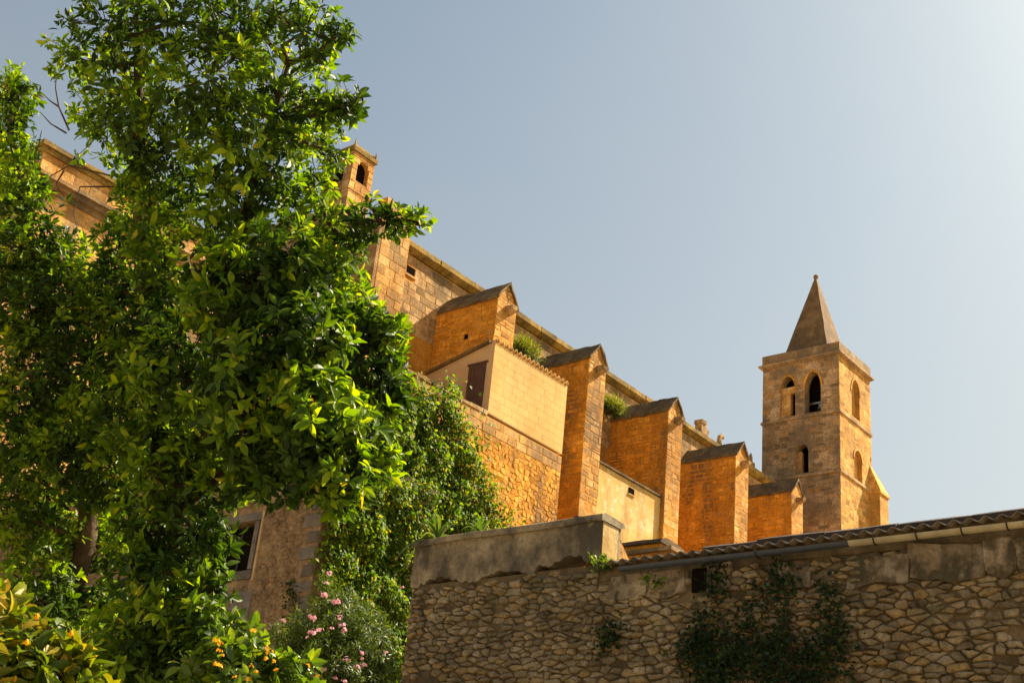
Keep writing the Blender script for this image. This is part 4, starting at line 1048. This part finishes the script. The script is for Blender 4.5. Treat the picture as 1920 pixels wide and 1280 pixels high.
def build_pink_bush():
    c0 = gp(640, 1290, 17.0)
    t = empty('flowering_shrub', 'rounded feathery shrub dotted with pink flower clusters by the wall end', 'shrub', c0)
    lobes = [(620, 1180, 70, 17.2), (680, 1200, 68, 17.0), (570, 1210, 62, 17.2), (640, 1260, 95, 16.8), (705, 1265, 48, 16.9), (540, 1260, 55, 17.2), (640, 1130, 36, 17.4), (612, 1095, 22, 17.5), (520, 1190, 22, 17.6)]
    A, B = [], []
    for (px, py, r, d) in lobes:
        for k in range(5): A.append(c0 + rng.normal(0, .1, 3) * [1, 1, 0]); B.append(at(px + rng.uniform(-r, r) * .6, py + rng.uniform(-r, r) * .6, d))
    stem_set(t, A, B, .02)
    pos, ax, cen = lobe_points(lobes, 260, .45)
    P, D, Nr, L = sprigs(pos, ax, 11, .085, (25, 70), .4, .35)
    f = link('foliage', leaves_to_mesh('foliage', P, D, Nr, L, leaf_template(.2, .05, .35, True), [M['fern']]), t); f['kind'] = 'stuff'
    for (px, py, s) in [(617, 1075, .8), (613, 1093, .7), (606, 1117, 1.2), (628, 1129, 1.2), (583, 1160, 1.3), (636, 1158, .8), (641, 1174, 1.1), (584, 1186, 1.1), (600, 1182, .9), (621, 1178, .7), (645, 1182, 1.0), (531, 1166, .9),
        (532, 1227, .7), (540, 1231, .6), (650, 1239, 1.1), (677, 1224, .8), (669, 1251, .9), (684, 1247, .9), (725, 1226, .8), (606, 1255, .8), (629, 1272, .8), (645, 1278, .8), (588, 1262, .8), (679, 1235, .6), (754, 1102, .6), (576, 1196, .6)]:
        flower_cluster(t, at(px, py, 16.2 + rng.uniform(-.1, .2)), .05 * s, M['pink'], 7)
build_pink_bush()

def build_gold_shrub():
    c0 = gp(80, 1300, 7.6)
    t = empty('golden_shrub', 'golden-leaved shrub with large curling leaves in the bottom left corner', 'shrub', c0)
    lobes = [(10, 1150, 42, 7.7), (45, 1195, 55, 7.6), (105, 1220, 48, 7.5), (160, 1250, 30, 7.5), (15, 1245, 70, 7.4), (85, 1280, 70, 7.4), (150, 1295, 50, 7.5), (10, 1115, 20, 7.8)]
    A, B = [], []
    for (px, py, r, d) in lobes:
        for k in range(4): A.append(c0 + rng.normal(0, .08, 3) * [1, 1, 0]); B.append(at(px + rng.uniform(-r, r) * .5, py + rng.uniform(-r, r) * .5, d))
    stem_set(t, A, B, .014)
    pos, ax, cen = lobe_points(lobes, 240, .5)
    P, D, Nr, L = sprigs(pos, ax, 7, .11, (35, 95), .35, .5)
    T = leaf_template(.46, .13, .45)
    s = proj_np(P); big = np.argsort(s[:, 2] + np.where((s[:, 0] > 0) & (s[:, 1] < 1280), 0, 9))[:300]; rest = np.setdiff1d(np.arange(len(L)), big)
    f = link('foliage', leaves_to_mesh('foliage', P[rest], D[rest], Nr[rest], L[rest], T, [M['gold_leaf']]), t); f['kind'] = 'stuff'
    leaf_objects(t, P[big], D[big], Nr[big], L[big], T, M['gold_leaf'])
    for (px, py) in [(69, 1155), (50, 1203), (133, 1187), (28, 1272)]:
        c = at(px, py, 7.25); mb = MB(); seg = 8
        prof = [(.001, -.017), (.008, -.012), (.011, 0), (.008, .010), (.001, .018)]
        mb.add([(c[0] + r * math.cos(6.283 * k / seg), c[1] + r * math.sin(6.283 * k / seg), c[2] + z) for r, z in prof for k in range(seg)], [(i * seg + k, i * seg + (k + 1) % seg, (i + 1) * seg + (k + 1) % seg, (i + 1) * seg + k) for i in range(4) for k in range(seg)])
        mb.build('bud', M['orange'], t, True)
build_gold_shrub()

def build_orange_shrub():
    c0 = gp(450, 1300, 9.8)
    t = empty('flowering_shrub', 'bright green shrub with orange and yellow flowers at the bottom edge', 'shrub', c0)
    lobes = [(470, 1230, 48, 9.8), (420, 1215, 38, 9.9), (520, 1255, 45, 9.8), (440, 1280, 70, 9.7), (540, 1290, 50, 9.7), (380, 1260, 55, 9.9), (580, 1245, 24, 9.9), (440, 1165, 22, 10.1), (455, 1190, 28, 10)]
    A, B = [], []
    for (px, py, r, d) in lobes:
        for k in range(4): A.append(c0 + rng.normal(0, .08, 3) * [1, 1, 0]); B.append(at(px + rng.uniform(-r, r) * .5, py + rng.uniform(-r, r) * .5, d))
    stem_set(t, A, B, .014)
    pos, ax, cen = lobe_points(lobes, 200, .45)
    P, D, Nr, L = sprigs(pos, ax, 7, .10, (35, 90), .35, .4)
    T = leaf_template(.5, .09, .3)
    s = proj_np(P); big = np.argsort(s[:, 2] + np.where(s[:, 1] < 1280, 0, 9))[:250]; rest = np.setdiff1d(np.arange(len(L)), big)
    f = link('foliage', leaves_to_mesh('foliage', P[rest], D[rest], Nr[rest], L[rest], T, [M['bright_leaf']]), t); f['kind'] = 'stuff'
    leaf_objects(t, P[big], D[big], Nr[big], L[big], T, M['bright_leaf'])
    for (px, py, s) in [(473, 1183, 1.1), (405, 1200, 1), (411, 1207, .9), (412, 1220, 1), (416, 1228, .7), (405, 1246, 1), (412, 1250, .8), (497, 1217, 1), (505, 1224, 1), (497, 1235, .9), (512, 1240, .7), (518, 1257, .8), (470, 1250, .8), (480, 1260, .8), (441, 1272, .9), (466, 1275, .9), (577, 1248, .7), (595, 1268, .8)]:
        flower_cluster(t, at(px, py, 9.35 + rng.uniform(-.05, .15)), .028 * s, M['orange'], 6)
build_orange_shrub()

def tuft(label, c, r, n, L, mat, up=1.0, w=.3):
    c = np.asarray(c, float); t = empty('weed', label, 'plant', c)
    p = rng.normal(0, 1, (n, 3)) * r * [1, .5, .12] + c; d = rng.normal(0, .6, (n, 3)) + [0, 0, up]
    k = np.concatenate([p + unit(d) * L * s for s in (.1, .7, 1.2)]); dd = np.concatenate([d, d + rng.normal(0, .5, (n, 3)), d + rng.normal(0, .7, (n, 3))])
    nr = rng.normal(0, 1, k.shape) + [-.5, -.5, .6]
    f = link('foliage', leaves_to_mesh('foliage', k, dd, nr, L * rng.uniform(.5, 1, len(k)), leaf_template(w, .05, .2, True), [mat]), t); f['kind'] = 'stuff'
    stem_set(t, p - [0, 0, .05], p + unit(d) * L * 1.0, L * .03, M['fern'])['kind'] = 'stuff'
tuft('bright green weed sprouting at the foot of the broken parapet end', on_x(1132, 1062, 13.9) + [0, 0, -.02], .09, 45, .10, M['bright_leaf'], 1.0, .5)
tuft('green bush growing on the nave ledge between first and second buttress', (47.2, 39.6, 29.6), .5, 420, .55, M['weed'], 1.0, .10)
tuft('green bush growing on the nave ledge between second and third buttress', (55.2, 39.5, 29.5), .45, 420, .5, M['weed'], 1.0, .10)
tuft('dark green weed hanging from the wall blocks just below the gutter', on_x(1232, 1085, 13.93), .1, 30, .09, M['ivy'], -.4, .5)
tuft('tiny dark fern rooted in the middle of the fieldstone wall', on_x(1145, 1200, 13.92), .1, 40, .08, M['ivy_dark'], .2, .5)

# bare twigs of the left tree against the sky
bt = [o for o in bpy.data.objects if o.name.startswith('tree') and o.type == 'EMPTY'][-1]
for (pts) in [[(130, 245), (110, 200), (104, 165), (106, 140)], [(110, 200), (95, 190), (82, 178)], [(125, 250), (95, 232), (75, 210)], [(60, 300), (72, 275), (78, 245)], [(210, 330), (130, 310), (95, 330), (88, 350)], [(215, 350), (150, 350), (138, 400), (145, 430)], [(120, 320), (105, 345), (120, 370)], [(380, 560), (420, 525), (430, 490)]]:
    mb = MB(); mb.tube([at(a, b, 13.0) for a, b in pts], list(np.linspace(.010, .003, len(pts))), 5); mb.build('bare_twig', M['bark'], bt)
